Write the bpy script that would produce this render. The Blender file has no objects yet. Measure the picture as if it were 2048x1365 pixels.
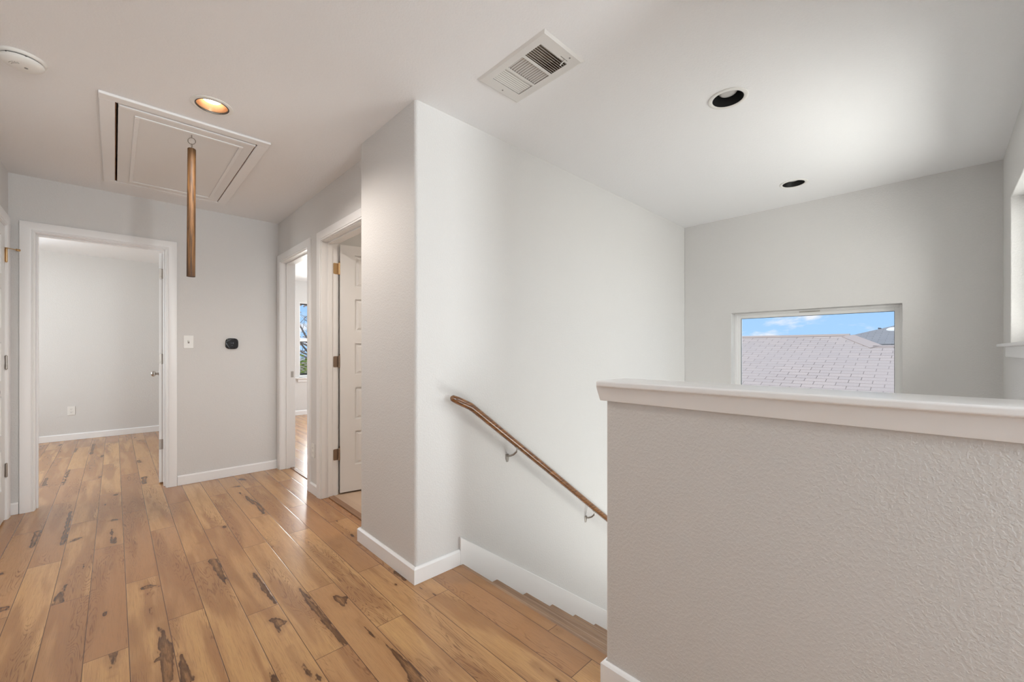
import bpy, bmesh, math, random
from math import sin, cos, pi, radians
from mathutils import Vector, Matrix, noise as mnoise
random.seed(7)
S = bpy.context.scene
C = S.collection

# ------------------------------------------------------------------ camera
EYE = 1.173
cam_d = bpy.data.cameras.new('camera')
cam = bpy.data.objects.new('camera', cam_d)
C.objects.link(cam)
cam.location = (0, 0, EYE)
cam.rotation_euler = (radians(90), 0, radians(-43.92))
cam_d.sensor_width = 36
cam_d.lens = 825.5 / 2048 * 36
cam_d.shift_y = 19.1 / 2048
cam_d.clip_start = 0.02
cam_d.clip_end = 300
S.camera = cam

# ------------------------------------------------------------------ exposure
S.view_settings.view_transform = 'Standard'
S.view_settings.look = 'None'
S.view_settings.exposure = 0.15
S.view_settings.gamma = 1.0
S.view_settings.use_curve_mapping = False

# ------------------------------------------------------------------ node helpers
def N(nt, t, **kw):
    n = nt.nodes.new(t)
    for k, v in kw.items():
        setattr(n, k, v)
    return n

def link(nt, a, b):
    nt.links.new(a, b)

def setin(n, **kw):
    for k, v in kw.items():
        n.inputs[k.replace('_', ' ')].default_value = v

def math_n(nt, op, a, b=None, c=None, clamp=False):
    n = N(nt, 'ShaderNodeMath', operation=op)
    n.use_clamp = clamp
    for i, v in enumerate((a, b, c)):
        if v is None:
            continue
        if isinstance(v, (int, float)):
            n.inputs[i].default_value = v
        else:
            link(nt, v, n.inputs[i])
    return n.outputs[0]

def mixc(nt, fac, a, b, blend='MIX'):
    n = N(nt, 'ShaderNodeMix', data_type='RGBA', blend_type=blend)
    if isinstance(fac, (int, float)):
        n.inputs[0].default_value = fac
    else:
        link(nt, fac, n.inputs[0])
    for i, v in ((6, a), (7, b)):
        if isinstance(v, tuple):
            n.inputs[i].default_value = (*v, 1) if len(v) == 3 else v
        else:
            link(nt, v, n.inputs[i])
    return n.outputs[2]

def maprange(nt, v, a, b, c=0.0, d=1.0, smooth=True):
    n = N(nt, 'ShaderNodeMapRange')
    n.interpolation_type = 'SMOOTHSTEP' if smooth else 'LINEAR'
    link(nt, v, n.inputs[0])
    for i, x in enumerate((a, b, c, d)):
        n.inputs[i + 1].default_value = x
    return n.outputs[0]

def new_mat(name):
    m = bpy.data.materials.new(name)
    m.use_nodes = True
    nt = m.node_tree
    return m, nt, nt.nodes['Principled BSDF']

# ------------------------------------------------------------------ world (blue sky with soft clouds)
W = bpy.data.worlds.new('sky')
S.world = W
W.use_nodes = True
nt = W.node_tree
bg = nt.nodes['Background']
tc = N(nt, 'ShaderNodeTexCoord')
sep = N(nt, 'ShaderNodeSeparateXYZ')
link(nt, tc.outputs['Generated'], sep.inputs[0])
grad = maprange(nt, sep.outputs[2], 0.0, 0.6, smooth=False)
sky = mixc(nt, grad, (0.42, 0.66, 0.98), (0.20, 0.42, 0.88))
mp = N(nt, 'ShaderNodeMapping')
link(nt, tc.outputs['Generated'], mp.inputs[0])
mp.inputs['Scale'].default_value = (1.0, 1.0, 2.6)
mp.inputs['Location'].default_value = (0.35, 0.1, 0.2)
nz = N(nt, 'ShaderNodeTexNoise')
setin(nz, Scale=7.0, Detail=6.0, Roughness=0.55, Distortion=0.3)
link(nt, mp.outputs[0], nz.inputs['Vector'])
cl = maprange(nt, nz.outputs[0], 0.47, 0.60)
sky2 = mixc(nt, cl, sky, (0.88, 0.88, 0.95))
gnd = maprange(nt, sep.outputs[2], -0.03, 0.0)
sky3 = mixc(nt, gnd, (0.30, 0.29, 0.27), sky2)
link(nt, sky3, bg.inputs['Color'])
bg.inputs['Strength'].default_value = 1.0

# ------------------------------------------------------------------ sun (lights the roofs outside)
sd = bpy.data.lights.new('sun', 'SUN')
sd.energy = 2.8
sd.angle = radians(1.0)
sd.color = (1.0, 0.95, 0.88)
so = bpy.data.objects.new('sun', sd)
C.objects.link(so)
so.rotation_euler = Vector((-0.55, 0.25, 0.80)).to_track_quat('Z', 'Y').to_euler()

# ------------------------------------------------------------------ daylight through the windows, plus added fill lights
def area(name, loc, direction, sx, sy, power, color=(1, 1, 1), spread=180):
    d = bpy.data.lights.new(name, 'AREA')
    d.shape = 'RECTANGLE'
    d.size = sx
    d.size_y = sy
    d.energy = power
    d.color = color
    d.spread = radians(spread)
    o = bpy.data.objects.new(name, d)
    C.objects.link(o)
    o.location = loc
    o.rotation_euler = Vector([-c for c in direction]).to_track_quat('Z', 'Y').to_euler()
    return o

area('daylight_stair_window', (3.04, -0.45, 1.66), (0, 1, 0.10), 1.5, 0.84, 23, (1.0, 0.965, 0.905))
area('fill_light_front', (0.93, -2.80, 1.47), (0, 1, 0.30), 0.5, 1.2, 54, (0.96, 0.98, 1.0), spread=140)  # fill light for the hall, at a window added behind the camera
area('fill_light_lower', (2.7, -0.50, -1.2), (0, 1, 0.35), 1.5, 1.1, 55, (1.0, 0.985, 0.95))  # brightens the lower stair wall; its window is added too
area('fill_light_bedroom_side', (-2.46, 6.2, 1.45), (1, 0, 0.0), 1.3, 1.2, 54, (1.0, 0.975, 0.94))  # added side window lamp, lights the room past the left doorway
area('daylight_bedroom_far_window', (-1.55, 8.32, 1.45), (0, -1, 0.0), 1.0, 1.15, 36, (0.84, 0.90, 1.0))
area('fill_light_study_side', (4.86, 6.4, 1.45), (-1, 0, 0.0), 1.5, 1.2, 68, (0.95, 0.97, 1.0))  # extra light into the study through an added outer window
area('daylight_study_rear_window', (3.12, 8.42, 1.4), (0, -1, 0.0), 0.9, 1.3, 66, (1.0, 0.98, 0.95))

area('bathroom_ceiling_lamp', (2.6, 2.7, 2.40), (0, 0, -1), 0.3, 0.3, 17, (1.0, 0.88, 0.74))

area('fill_light_picture', (4.75, 0.55, 1.95), (-1, 0.1, -0.9), 0.9, 0.4, 17, (1.0, 0.98, 0.95))  # extra lamp hidden above the window head, brightens reveals and cap

# ------------------------------------------------------------------ materials
def plain(name, col, rough=0.5, metal=0.0, bump=None, spec=0.5, coat=0.0):
    m, nt, b = new_mat(name)
    b.inputs['Base Color'].default_value = (*col, 1)
    b.inputs['Roughness'].default_value = rough
    b.inputs['Metallic'].default_value = metal
    b.inputs['Specular IOR Level'].default_value = spec
    b.inputs['Coat Weight'].default_value = coat
    tcn = N(nt, 'ShaderNodeTexCoord')
    nz = N(nt, 'ShaderNodeTexNoise')
    link(nt, tcn.outputs['Object'], nz.inputs['Vector'])
    sc, st, dist = bump if bump else (30.0, 0.02, 0.0005)
    setin(nz, Scale=sc, Detail=3.0, Roughness=0.55)
    bp = N(nt, 'ShaderNodeBump')
    setin(bp, Strength=st, Distance=dist)
    link(nt, nz.outputs[0], bp.inputs['Height'])
    link(nt, bp.outputs[0], b.inputs['Normal'])
    return m

def plaster(name, col, scale, strength):
    m, nt, b = new_mat(name)
    b.inputs['Base Color'].default_value = (*col, 1)
    b.inputs['Roughness'].default_value = 0.62
    b.inputs['Specular IOR Level'].default_value = 0.35
    tcn = N(nt, 'ShaderNodeTexCoord')
    n1 = N(nt, 'ShaderNodeTexNoise')
    setin(n1, Scale=scale, Detail=2.5, Roughness=0.55, Distortion=0.25)
    n2 = N(nt, 'ShaderNodeTexNoise')
    setin(n2, Scale=scale * 2.6, Detail=2.0, Roughness=0.5)
    for n in (n1, n2):
        link(nt, tcn.outputs['Object'], n.inputs['Vector'])
    a = maprange(nt, n1.outputs[0], 0.42, 0.62)
    s = math_n(nt, 'MULTIPLY_ADD', n2.outputs[0], 0.35, a)
    bp = N(nt, 'ShaderNodeBump')
    setin(bp, Strength=strength, Distance=0.0012)
    link(nt, s, bp.inputs['Height'])
    link(nt, bp.outputs[0], b.inputs['Normal'])
    return m

M = {}
M['wall'] = plaster('wall_paint', (0.725, 0.713, 0.700), 115, 0.42)
M['ceiling'] = plaster('ceiling_paint', (0.905, 0.905, 0.912), 115, 0.32)
M['trim'] = plain('trim_paint', (0.91, 0.905, 0.905), 0.32)
M['door'] = plain('door_paint', (0.86, 0.85, 0.84), 0.35)
M['plastic'] = plain('white_plastic', (0.84, 0.83, 0.80), 0.35)
M['grille'] = plain('white_enamel', (0.76, 0.745, 0.72), 0.38)
M['nickel'] = plain('brushed_nickel', (0.42, 0.385, 0.35), 0.33, 1.0)
M['brass'] = plain('aged_brass', (0.62, 0.42, 0.22), 0.35, 1.0)
M['bronze'] = plain('bronze_hinge', (0.34, 0.25, 0.19), 0.4, 1.0)
M['black_gloss'] = plain('black_gloss', (0.008, 0.008, 0.01), 0.12)
M['black_matte'] = plain('black_baffle', (0.006, 0.006, 0.006), 0.45)
M['dark'] = plain('dark_gap', (0.03, 0.022, 0.016), 0.8)
M['duct'] = plain('duct_metal', (0.30, 0.25, 0.19), 0.5, 0.3)
M['slot'] = plain('slot_grey', (0.25, 0.24, 0.23), 0.6)
M['screen_grey'] = plain('display_grey', (0.12, 0.13, 0.15), 0.25)
M['vinyl'] = plain('window_vinyl', (0.92, 0.92, 0.91), 0.3)
M['gasket'] = plain('black_gasket', (0.02, 0.02, 0.025), 0.5)
M['bulb_off'] = plain('bulb_frost', (0.62, 0.60, 0.58), 0.25)
M['concrete'] = plain('street_ground', (0.28, 0.27, 0.24), 0.9, bump=(3, .3, .02))
M['stucco'] = plain('outside_stucco', (0.62, 0.58, 0.52), 0.9, bump=(40, .3, .004))
M['pipe'] = plain('vent_pipe', (0.10, 0.10, 0.11), 0.6)
M['skylight'] = plain('skylight_dome', (0.85, 0.86, 0.88), 0.2)

def emit(name, col, strength):
    m, nt, b = new_mat(name)
    b.inputs['Base Color'].default_value = (*col, 1)
    b.inputs['Emission Color'].default_value = (*col, 1)
    b.inputs['Emission Strength'].default_value = strength
    nz = N(nt, 'ShaderNodeTexNoise')
    setin(nz, Scale=8.0)
    b.inputs['Roughness'].default_value = 0.3
    return m
M['bulb_on'] = emit('lit_bulb', (1.0, 0.80, 0.56), 5.5)

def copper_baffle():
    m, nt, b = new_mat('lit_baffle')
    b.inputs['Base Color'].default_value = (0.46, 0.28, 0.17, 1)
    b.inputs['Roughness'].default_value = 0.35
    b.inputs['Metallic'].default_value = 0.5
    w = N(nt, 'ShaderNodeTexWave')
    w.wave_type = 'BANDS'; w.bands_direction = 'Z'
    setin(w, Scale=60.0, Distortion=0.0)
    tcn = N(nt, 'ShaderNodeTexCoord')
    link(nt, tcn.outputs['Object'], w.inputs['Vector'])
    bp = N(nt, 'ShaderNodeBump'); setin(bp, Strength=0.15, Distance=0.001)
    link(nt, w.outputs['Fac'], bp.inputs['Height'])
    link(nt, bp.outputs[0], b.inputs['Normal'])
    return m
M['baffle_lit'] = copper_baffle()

def glass():
    m, nt, b = new_mat('window_glass')
    nt.nodes.remove(b)
    out = nt.nodes['Material Output']
    t = N(nt, 'ShaderNodeBsdfTransparent')
    t.inputs[0].default_value = (0.96, 0.98, 0.98, 1)
    g = N(nt, 'ShaderNodeBsdfGlossy')
    g.inputs['Roughness'].default_value = 0.02
    fr = N(nt, 'ShaderNodeFresnel')
    fr.inputs[0].default_value = 1.2
    mx = N(nt, 'ShaderNodeMixShader')
    link(nt, fr.outputs[0], mx.inputs[0])
    link(nt, t.outputs[0], mx.inputs[1])
    link(nt, g.outputs[0], mx.inputs[2])
    link(nt, mx.outputs[0], out.inputs[0])
    return m
M['glass'] = glass()

def wood(name, light, dark, axis_scale=(40, 40, 3), rough=0.35, coat=0.3, rot=(0, 0, 0)):
    m, nt, b = new_mat(name)
    tcn = N(nt, 'ShaderNodeTexCoord')
    mpn = N(nt, 'ShaderNodeMapping')
    link(nt, tcn.outputs['Object'], mpn.inputs[0])
    mpn.inputs['Rotation'].default_value = rot
    mpn.inputs['Scale'].default_value = axis_scale
    n1 = N(nt, 'ShaderNodeTexNoise')
    setin(n1, Scale=1.0, Detail=5.0, Roughness=0.6, Distortion=0.8)
    link(nt, mpn.outputs[0], n1.inputs['Vector'])
    f = maprange(nt, n1.outputs[0], 0.32, 0.68)
    link(nt, mixc(nt, f, dark, light), b.inputs['Base Color'])
    b.inputs['Roughness'].default_value = rough
    b.inputs['Coat Weight'].default_value = coat
    b.inputs['Coat Roughness'].default_value = 0.2
    bp = N(nt, 'ShaderNodeBump'); setin(bp, Strength=0.1, Distance=0.0006)
    link(nt, n1.outputs[0], bp.inputs['Height'])
    link(nt, bp.outputs[0], b.inputs['Normal'])
    return m
M['rail_wood'] = wood('stained_rail_wood', (0.34, 0.145, 0.045), (0.10, 0.036, 0.011), (4, 60, 60), rot=(0, radians(-37), 0), rough=0.3, coat=0.5)
M['pole_wood'] = wood('oak_pole_wood', (0.19, 0.090, 0.028), (0.035, 0.016, 0.006), (70, 70, 5), rough=0.6, coat=0.0)
M['hatch_wood'] = wood('raw_brown_wood', (0.42, 0.22, 0.10), (0.16, 0.07, 0.03), (60, 8, 30), rough=0.7, coat=0)

def floor_material(name, soft=False):
    m, nt, b = new_mat(name)
    uv = N(nt, 'ShaderNodeUVMap'); uv.uv_map = 'plank'
    dm = N(nt, 'ShaderNodeUVMap'); dm.uv_map = 'size'
    rn = N(nt, 'ShaderNodeAttribute'); rn.attribute_name = 'tone'
    st = N(nt, 'ShaderNodeAttribute'); st.attribute_name = 'stain'
    su = N(nt, 'ShaderNodeSeparateXYZ'); link(nt, uv.outputs[0], su.inputs[0])
    sdm = N(nt, 'ShaderNodeSeparateXYZ'); link(nt, dm.outputs[0], sdm.inputs[0])
    sr = N(nt, 'ShaderNodeSeparateColor'); link(nt, rn.outputs['Color'], sr.inputs[0])
    u, v = su.outputs[0], su.outputs[1]
    u2 = math_n(nt, 'SUBTRACT', sdm.outputs[0], u)
    v2 = math_n(nt, 'SUBTRACT', sdm.outputs[1], v)
    e = math_n(nt, 'MINIMUM', math_n(nt, 'MINIMUM', u, u2), math_n(nt, 'MINIMUM', v, v2))
    seam = maprange(nt, e, 0.0006, 0.0018)
    bev = maprange(nt, e, 0.0, 0.004)
    # plank space: z carries the plank's own random offset
    off = math_n(nt, 'MULTIPLY', sr.outputs[0], 97.0)
    def vec(sx, sy):
        cb = N(nt, 'ShaderNodeCombineXYZ')
        link(nt, math_n(nt, 'MULTIPLY', u, sx), cb.inputs[0])
        link(nt, math_n(nt, 'MULTIPLY', v, sy), cb.inputs[1])
        link(nt, off, cb.inputs[2])
        return cb.outputs[0]
    def noi(vv, scale=1.0, detail=3.0, rough=0.55, dist=0.0):
        n = N(nt, 'ShaderNodeTexNoise')
        setin(n, Scale=scale, Detail=detail, Roughness=rough, Distortion=dist)
        link(nt, vv, n.inputs['Vector'])
        return n.outputs[0]
    fine = noi(vec(420, 14), 1.0, 4.0, 0.6)
    mid = noi(vec(60, 3.2), 1.0, 3.0, 0.55, 0.4)
    big = noi(vec(13, 1.3), 1.0, 2.0, 0.5, 0.3)
    field = noi(vec(17, 2.2), 1.0, 1.5, 0.45, 0.6)
    rings = math_n(nt, 'SINE', math_n(nt, 'MULTIPLY', field, 120.0))
    rings = maprange(nt, rings, 0.2, 1.0)
    ringmask = maprange(nt, noi(vec(10, 1.1), 1.0, 1.0, 0.5), 0.48, 0.62)
    ringm = math_n(nt, 'MULTIPLY', math_n(nt, 'MULTIPLY', rings, ringmask), maprange(nt, fine, 0.35, 0.6))
    # colours
    light = (0.63, 0.365, 0.152)
    red = (0.43, 0.210, 0.092)
    brown = (0.35, 0.165, 0.068)
    base = mixc(nt, sr.outputs[1], light, red)
    heart = maprange(nt, math_n(nt, 'ADD', math_n(nt, 'MULTIPLY', sr.outputs[2], 0.22), big), 0.54, 0.72)
    base = mixc(nt, math_n(nt, 'MULTIPLY', heart, 0.75), base, brown)
    base = mixc(nt, maprange(nt, mid, 0.35, 0.75, 0.0, 0.42), base, red)
    base = mixc(nt, maprange(nt, fine, 0.46, 0.75, 0.0, 0.55), base, (0.30, 0.155, 0.075))
    base = mixc(nt, math_n(nt, 'MULTIPLY', ringm, 0.78), base, (0.20, 0.092, 0.04))
    # mineral streaks and knots, a distance field carried by the mesh
    wob = noi(vec(55, 13), 1.0, 2.5, 0.5)
    wob2 = noi(vec(300, 30), 1.0, 2.0, 0.5)
    sdist = math_n(nt, 'ADD', st.outputs['Fac'], math_n(nt, 'MULTIPLY', math_n(nt, 'SUBTRACT', wob, 0.5), 0.030))
    sdist = math_n(nt, 'ADD', sdist, math_n(nt, 'MULTIPLY', math_n(nt, 'SUBTRACT', wob2, 0.5), 0.006))
    halo = maprange(nt, sdist, -0.002, 0.024, 1.0, 0.0)
    core = maprange(nt, sdist, -0.003, 0.0015, 1.0, 0.0)
    deep = maprange(nt, math_n(nt, 'SUBTRACT', math_n(nt, 'ADD', math_n(nt, 'MULTIPLY', wob2, 0.5), wob), math_n(nt, 'MULTIPLY', sdist, 12.0)), 0.72, 1.02)
    rim = math_n(nt, 'MULTIPLY', core, maprange(nt, sdist, -0.009, -0.002))
    base = mixc(nt, math_n(nt, 'MULTIPLY', halo, 0.5), base, (0.34, 0.165, 0.07))
    knot = mixc(nt, deep, (0.105, 0.040, 0.010), (0.33, 0.160, 0.058))
    base = mixc(nt, math_n(nt, 'MULTIPLY', core, 0.88), base, knot)
    base = mixc(nt, math_n(nt, 'MULTIPLY', rim, 0.55), base, (0.045, 0.016, 0.005))
    base = mixc(nt, seam, (0.11, 0.055, 0.03), base)
    link(nt, base, b.inputs['Base Color'])
    rg = math_n(nt, 'MULTIPLY_ADD', fine, 0.10, 0.20)
    link(nt, rg, b.inputs['Roughness'])
    b.inputs['Specular IOR Level'].default_value = 0.5
    b.inputs['Coat Weight'].default_value = 0.12
    b.inputs['Coat Roughness'].default_value = 0.16
    h = math_n(nt, 'MULTIPLY_ADD', fine, 0.20, bev)
    h = math_n(nt, 'MULTIPLY_ADD', mid, 0.5, h)
    bp = N(nt, 'ShaderNodeBump'); setin(bp, Strength=0.35, Distance=0.0012)
    link(nt, h, bp.inputs['Height'])
    link(nt, bp.outputs[0], b.inputs['Normal'])
    return m
M['floor'] = floor_material('hickory_planks')
M['tread'] = wood('stair_wood', (0.46, 0.285, 0.165), (0.31, 0.175, 0.10), (70, 3, 70), rough=0.4, coat=0.1)
M['threshold'] = wood('threshold_wood', (0.36, 0.19, 0.10), (0.2, 0.1, 0.05), (60, 3, 60), rough=0.35, coat=0.2)
M['vinyl_floor'] = wood('tan_vinyl', (0.56, 0.42, 0.31), (0.50, 0.36, 0.26), (12, 2, 4), rough=0.4, coat=0.0)

def shingles(name, c1, c2, mortar, ux, vs):
    m, nt, b = new_mat(name)
    uv = N(nt, 'ShaderNodeUVMap'); uv.uv_map = 'roof'
    br = N(nt, 'ShaderNodeTexBrick')
    br.offset = 0.5; br.squash = 1.0
    br.inputs['Color1'].default_value = (*c1, 1)
    br.inputs['Color2'].default_value = (*c2, 1)
    br.inputs['Mortar'].default_value = (*mortar, 1)
    setin(br, Scale=1.0)
    br.inputs['Mortar Size'].default_value = 0.0055
    br.inputs['Mortar Smooth'].default_value = 0.2
    br.inputs['Bias'].default_value = -0.2
    br.inputs['Brick Width'].default_value = ux
    br.inputs['Row Height'].default_value = vs
    link(nt, uv.outputs[0], br.inputs['Vector'])
    n1 = N(nt, 'ShaderNodeTexNoise'); setin(n1, Scale=60.0, Detail=4.0)
    link(nt, uv.outputs[0], n1.inputs['Vector'])
    n2 = N(nt, 'ShaderNodeTexNoise'); setin(n2, Scale=0.9, Detail=2.0)
    link(nt, uv.outputs[0], n2.inputs['Vector'])
    col = mixc(nt, maprange(nt, n1.outputs[0], 0.3, 0.7, 0.0, 0.5), br.outputs[0], (*[c * 0.72 for c in c1],))
    col = mixc(nt, maprange(nt, n2.outputs[0], 0.35, 0.65, 0.0, 0.5), col, c2)
    link(nt, col, b.inputs['Base Color'])
    b.inputs['Roughness'].default_value = 0.95
    bp = N(nt, 'ShaderNodeBump'); setin(bp, Strength=0.6, Distance=0.006)
    bp.invert = True
    link(nt, br.outputs[1], bp.inputs['Height'])
    link(nt, bp.outputs[0], b.inputs['Normal'])
    return m
M['shingle_pink'] = shingles('pinkish_shingles', (0.52, 0.435, 0.385), (0.45, 0.385, 0.35), (0.16, 0.13, 0.115), 0.30, 0.14)
M['shingle_grey'] = shingles('grey_shingles', (0.31, 0.30, 0.295), (0.26, 0.255, 0.25), (0.14, 0.135, 0.13), 0.30, 0.14)
M['ridge_cap'] = plain('ridge_cap', (0.44, 0.365, 0.325), 0.9, bump=(60, .4, .004))

def leafy(name, a, b_, scale=9.0):
    m, nt, b = new_mat(name)
    tcn = N(nt, 'ShaderNodeTexCoord')
    n1 = N(nt, 'ShaderNodeTexNoise'); setin(n1, Scale=scale, Detail=3.0)
    link(nt, tcn.outputs['Object'], n1.inputs['Vector'])
    link(nt, mixc(nt, maprange(nt, n1.outputs[0], 0.35, 0.65), a, b_), b.inputs['Base Color'])
    b.inputs['Roughness'].default_value = 0.8
    return m
M['leaf'] = leafy('green_leaves', (0.16, 0.25, 0.04), (0.42, 0.46, 0.09))
M['leaf_dull'] = leafy('dull_leaves', (0.22, 0.27, 0.13), (0.34, 0.36, 0.2))
M['leaf_rust'] = leafy('rusty_buds', (0.50, 0.30, 0.20), (0.62, 0.44, 0.34))
M['bark'] = leafy('grey_bark', (0.20, 0.16, 0.13), (0.34, 0.29, 0.25), 20)

# ------------------------------------------------------------------ mesh helpers
def bx(bm, x0, x1, y0, y1, z0, z1, T=None):
    vs = [Vector((x, y, z)) for x in (x0, x1) for y in (y0, y1) for z in (z0, z1)]
    if T:
        vs = [Vector(T(v)) for v in vs]
    V = [bm.verts.new(v) for v in vs]
    fs = []
    for q in ((0, 1, 3, 2), (4, 6, 7, 5), (0, 4, 5, 1), (2, 3, 7, 6), (0, 2, 6, 4), (1, 5, 7, 3)):
        fs.append(bm.faces.new([V[i] for i in q]))
    return V

def prism(bm, pts, a, b, T):
    """closed polygon pts (2D) extruded from a to b; T maps (p, q, w) to world"""
    lo = [bm.verts.new(T(p[0], p[1], a)) for p in pts]
    hi = [bm.verts.new(T(p[0], p[1], b)) for p in pts]
    n = len(pts)
    bm.faces.new(lo[::-1]); bm.faces.new(hi)
    for i in range(n):
        bm.faces.new((lo[i], lo[(i + 1) % n], hi[(i + 1) % n], hi[i]))

def frame_of(d):
    d = d.normalized()
    a = Vector((0, 0, 1)) if abs(d.z) < 0.9 else Vector((1, 0, 0))
    s = d.cross(a).normalized()
    return s, s.cross(d).normalized()

def tube(bm, pts, rs, seg=16, caps=True, flat=1.0):
    pts = [Vector(p) for p in pts]
    if not isinstance(rs, (list, tuple)):
        rs = [rs] * len(pts)
    rings = []
    for i, p in enumerate(pts):
        if i == 0: d = pts[1] - p
        elif i == len(pts) - 1: d = p - pts[i - 1]
        else: d = (pts[i + 1] - p).normalized() + (p - pts[i - 1]).normalized()
        s, t = frame_of(d)
        rings.append([bm.verts.new(p + (s * cos(2 * pi * k / seg) + t * sin(2 * pi * k / seg) * flat) * rs[i]) for k in range(seg)])
    for a, b in zip(rings, rings[1:]):
        for k in range(seg):
            bm.faces.new((a[k], a[(k + 1) % seg], b[(k + 1) % seg], b[k]))
    if caps:
        bm.faces.new(rings[0][::-1]); bm.faces.new(rings[-1])

def lathe(bm, prof, seg=48, T=None, close=False):
    """prof: list of (r, h)"""
    T = T or (lambda x, y, z: (x, y, z))
    rings = []
    for r, h in prof:
        if r < 1e-6:
            rings.append([bm.verts.new(T(0, 0, h))])
        else:
            rings.append([bm.verts.new(T(r * cos(2 * pi * k / seg), r * sin(2 * pi * k / seg), h)) for k in range(seg)])
    pairs = list(zip(rings, rings[1:]))
    if close: pairs.append((rings[-1], rings[0]))
    for a, b in pairs:
        for k in range(seg):
            k2 = (k + 1) % seg
            if len(a) == 1: bm.faces.new((a[0], b[k2], b[k]))
            elif len(b) == 1: bm.faces.new((a[k], a[k2], b[0]))
            else: bm.faces.new((a[k], a[k2], b[k2], b[k]))

def obj(name, bm, mat, parent=None, bevel=0.0, smooth=None, seg=2, fix=True):
    if fix:
        bmesh.ops.recalc_face_normals(bm, faces=bm.faces)
    if parent is not None:
        p = Vector((0, 0, 0)); q = parent
        while q is not None:
            p += q.location; q = q.parent
        bmesh.ops.translate(bm, verts=bm.verts, vec=-p)
    me = bpy.data.meshes.new(name)
    bm.to_mesh(me); bm.free()
    me.materials.append(M[mat] if isinstance(mat, str) else mat)
    o = bpy.data.objects.new(name, me)
    C.objects.link(o)
    if parent is not None:
        o.parent = parent
    if smooth is not None:
        me.polygons.foreach_set('use_smooth', [True] * len(me.polygons))
        me.set_sharp_from_angle(angle=radians(smooth))
    if bevel:
        md = o.modifiers.new('bevel', 'BEVEL')
        md.width = bevel; md.segments = seg; md.limit_method = 'ANGLE'; md.angle_limit = radians(40)
        md.harden_normals = False
    return o

def tag(o, label, cat, group=None, kind=None):
    o['label'] = label; o['category'] = cat
    if group: o['group'] = group
    if kind: o['kind'] = kind
    return o

def root(name, loc, label, cat, group=None, kind=None):
    o = bpy.data.objects.new(name, None)
    o.empty_display_size = 0.1
    C.objects.link(o)
    o.location = loc
    return tag(o, label, cat, group, kind)

def struct(name, bm, mat, label, cat, **kw):
    return tag(obj(name, bm, mat, **kw), label, cat, kind='structure')

H = 2.44      # ceiling height
TOP = 2.62    # top of the wall framing
LOW = -2.70   # lower storey floor

def wall(bm, axis, a0, a1, u0, u1, z0, z1, holes=()):
    """wall slab; axis 'x' = slab thickness along x, u runs along y (and the other way round)"""
    us = sorted({u0, u1, *[h[0] for h in holes], *[h[1] for h in holes]})
    zs = sorted({z0, z1, *[h[2] for h in holes], *[h[3] for h in holes]})
    us = [u for u in us if u0 <= u <= u1]; zs = [z for z in zs if z0 <= z <= z1]
    for i in range(len(us) - 1):
        for j in range(len(zs) - 1):
            cu, cz = (us[i] + us[i + 1]) / 2, (zs[j] + zs[j + 1]) / 2
            if any(h[0] < cu < h[1] and h[2] < cz < h[3] for h in holes):
                continue
            if axis == 'x': bx(bm, a0, a1, us[i], us[i + 1], zs[j], zs[j + 1])
            else: bx(bm, us[i], us[i + 1], a0, a1, zs[j], zs[j + 1])
    bmesh.ops.remove_doubles(bm, verts=bm.verts, dist=1e-5)
    # drop the internal faces shared by neighbouring cells
    seen = {}
    bm.verts.index_update()
    for f in list(bm.faces):
        seen.setdefault(tuple(sorted(v.index for v in f.verts)), []).append(f)
    kill = [f for fs in seen.values() if len(fs) > 1 for f in fs]
    # a single welded face between two cells has edges shared by more than two faces
    kill += [f for f in bm.faces if f not in kill and all(len(e.link_faces) > 2 for e in f.edges)]
    bmesh.ops.delete(bm, geom=kill, context='FACES_ONLY')

def casing_holes(c0, c1, top=2.055):
    return (c0, c1, -0.01, top)

# ------------------------------------------------------------------ the shell
XL = -0.545          # hall left wall
XR = 1.1787          # hall right wall
YF = 4.595           # hall far wall
YS = 1.833           # stair wall
XE = 4.24            # far stairwell wall
YW = -0.288          # stairwell window wall
# far hall wall
WT = 0.14
bm = bmesh.new(); wall(bm, 'y', YF, YF + WT, -2.34, 1.30, -0.01, TOP, [(-0.436, 0.333, -0.011, 2.053)])
struct('wall_far', bm, 'wall', 'pale greige textured wall at the end of the hallway around the left doorway', 'wall')
# left hall wall
bm = bmesh.new(); wall(bm, 'x', XL - 0.12, XL, -2.6, YF, -0.01, TOP, [(3.70, 4.500, -0.011, 2.053)])
struct('wall_left', bm, 'wall', 'narrow strip of pale wall on the left edge holding the closed white door', 'wall')
# right hall wall, runs on between the two rooms behind
bm = bmesh.new(); wall(bm, 'x', XR, 1.30, 2.40, 8.08, -0.01, TOP, [(3.690, 4.515, -0.011, 2.053), (2.620, 3.405, -0.011, 2.053)])
struct('wall_right', bm, 'wall', 'shaded pale hallway wall with two open doorways on the right', 'wall')
# jog + stair wall with rounded corners
r = 0.018
def arc(cx, cy, a0, a1, n=6):
    return [(cx + r * cos(radians(a0 + (a1 - a0) * i / n)), cy + r * sin(radians(a0 + (a1 - a0) * i / n))) for i in range(n + 1)]
XJ, YJ = 1.090, 2.478
pts = arc(XJ + r, YJ - r, 90, 180) + arc(XJ + r, YS + r, 180, 270) + [(XE + 0.14, YS), (XE + 0.14, YS + 0.12), (1.30, YS + 0.12), (1.30, YJ)]
bm = bmesh.new(); prism(bm, pts, LOW, TOP, lambda p, q, w: (p, q, w))
struct('wall_stair', bm, 'wall', 'bright textured wall beside the staircase carrying the wooden handrail', 'wall', smooth=30)
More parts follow.
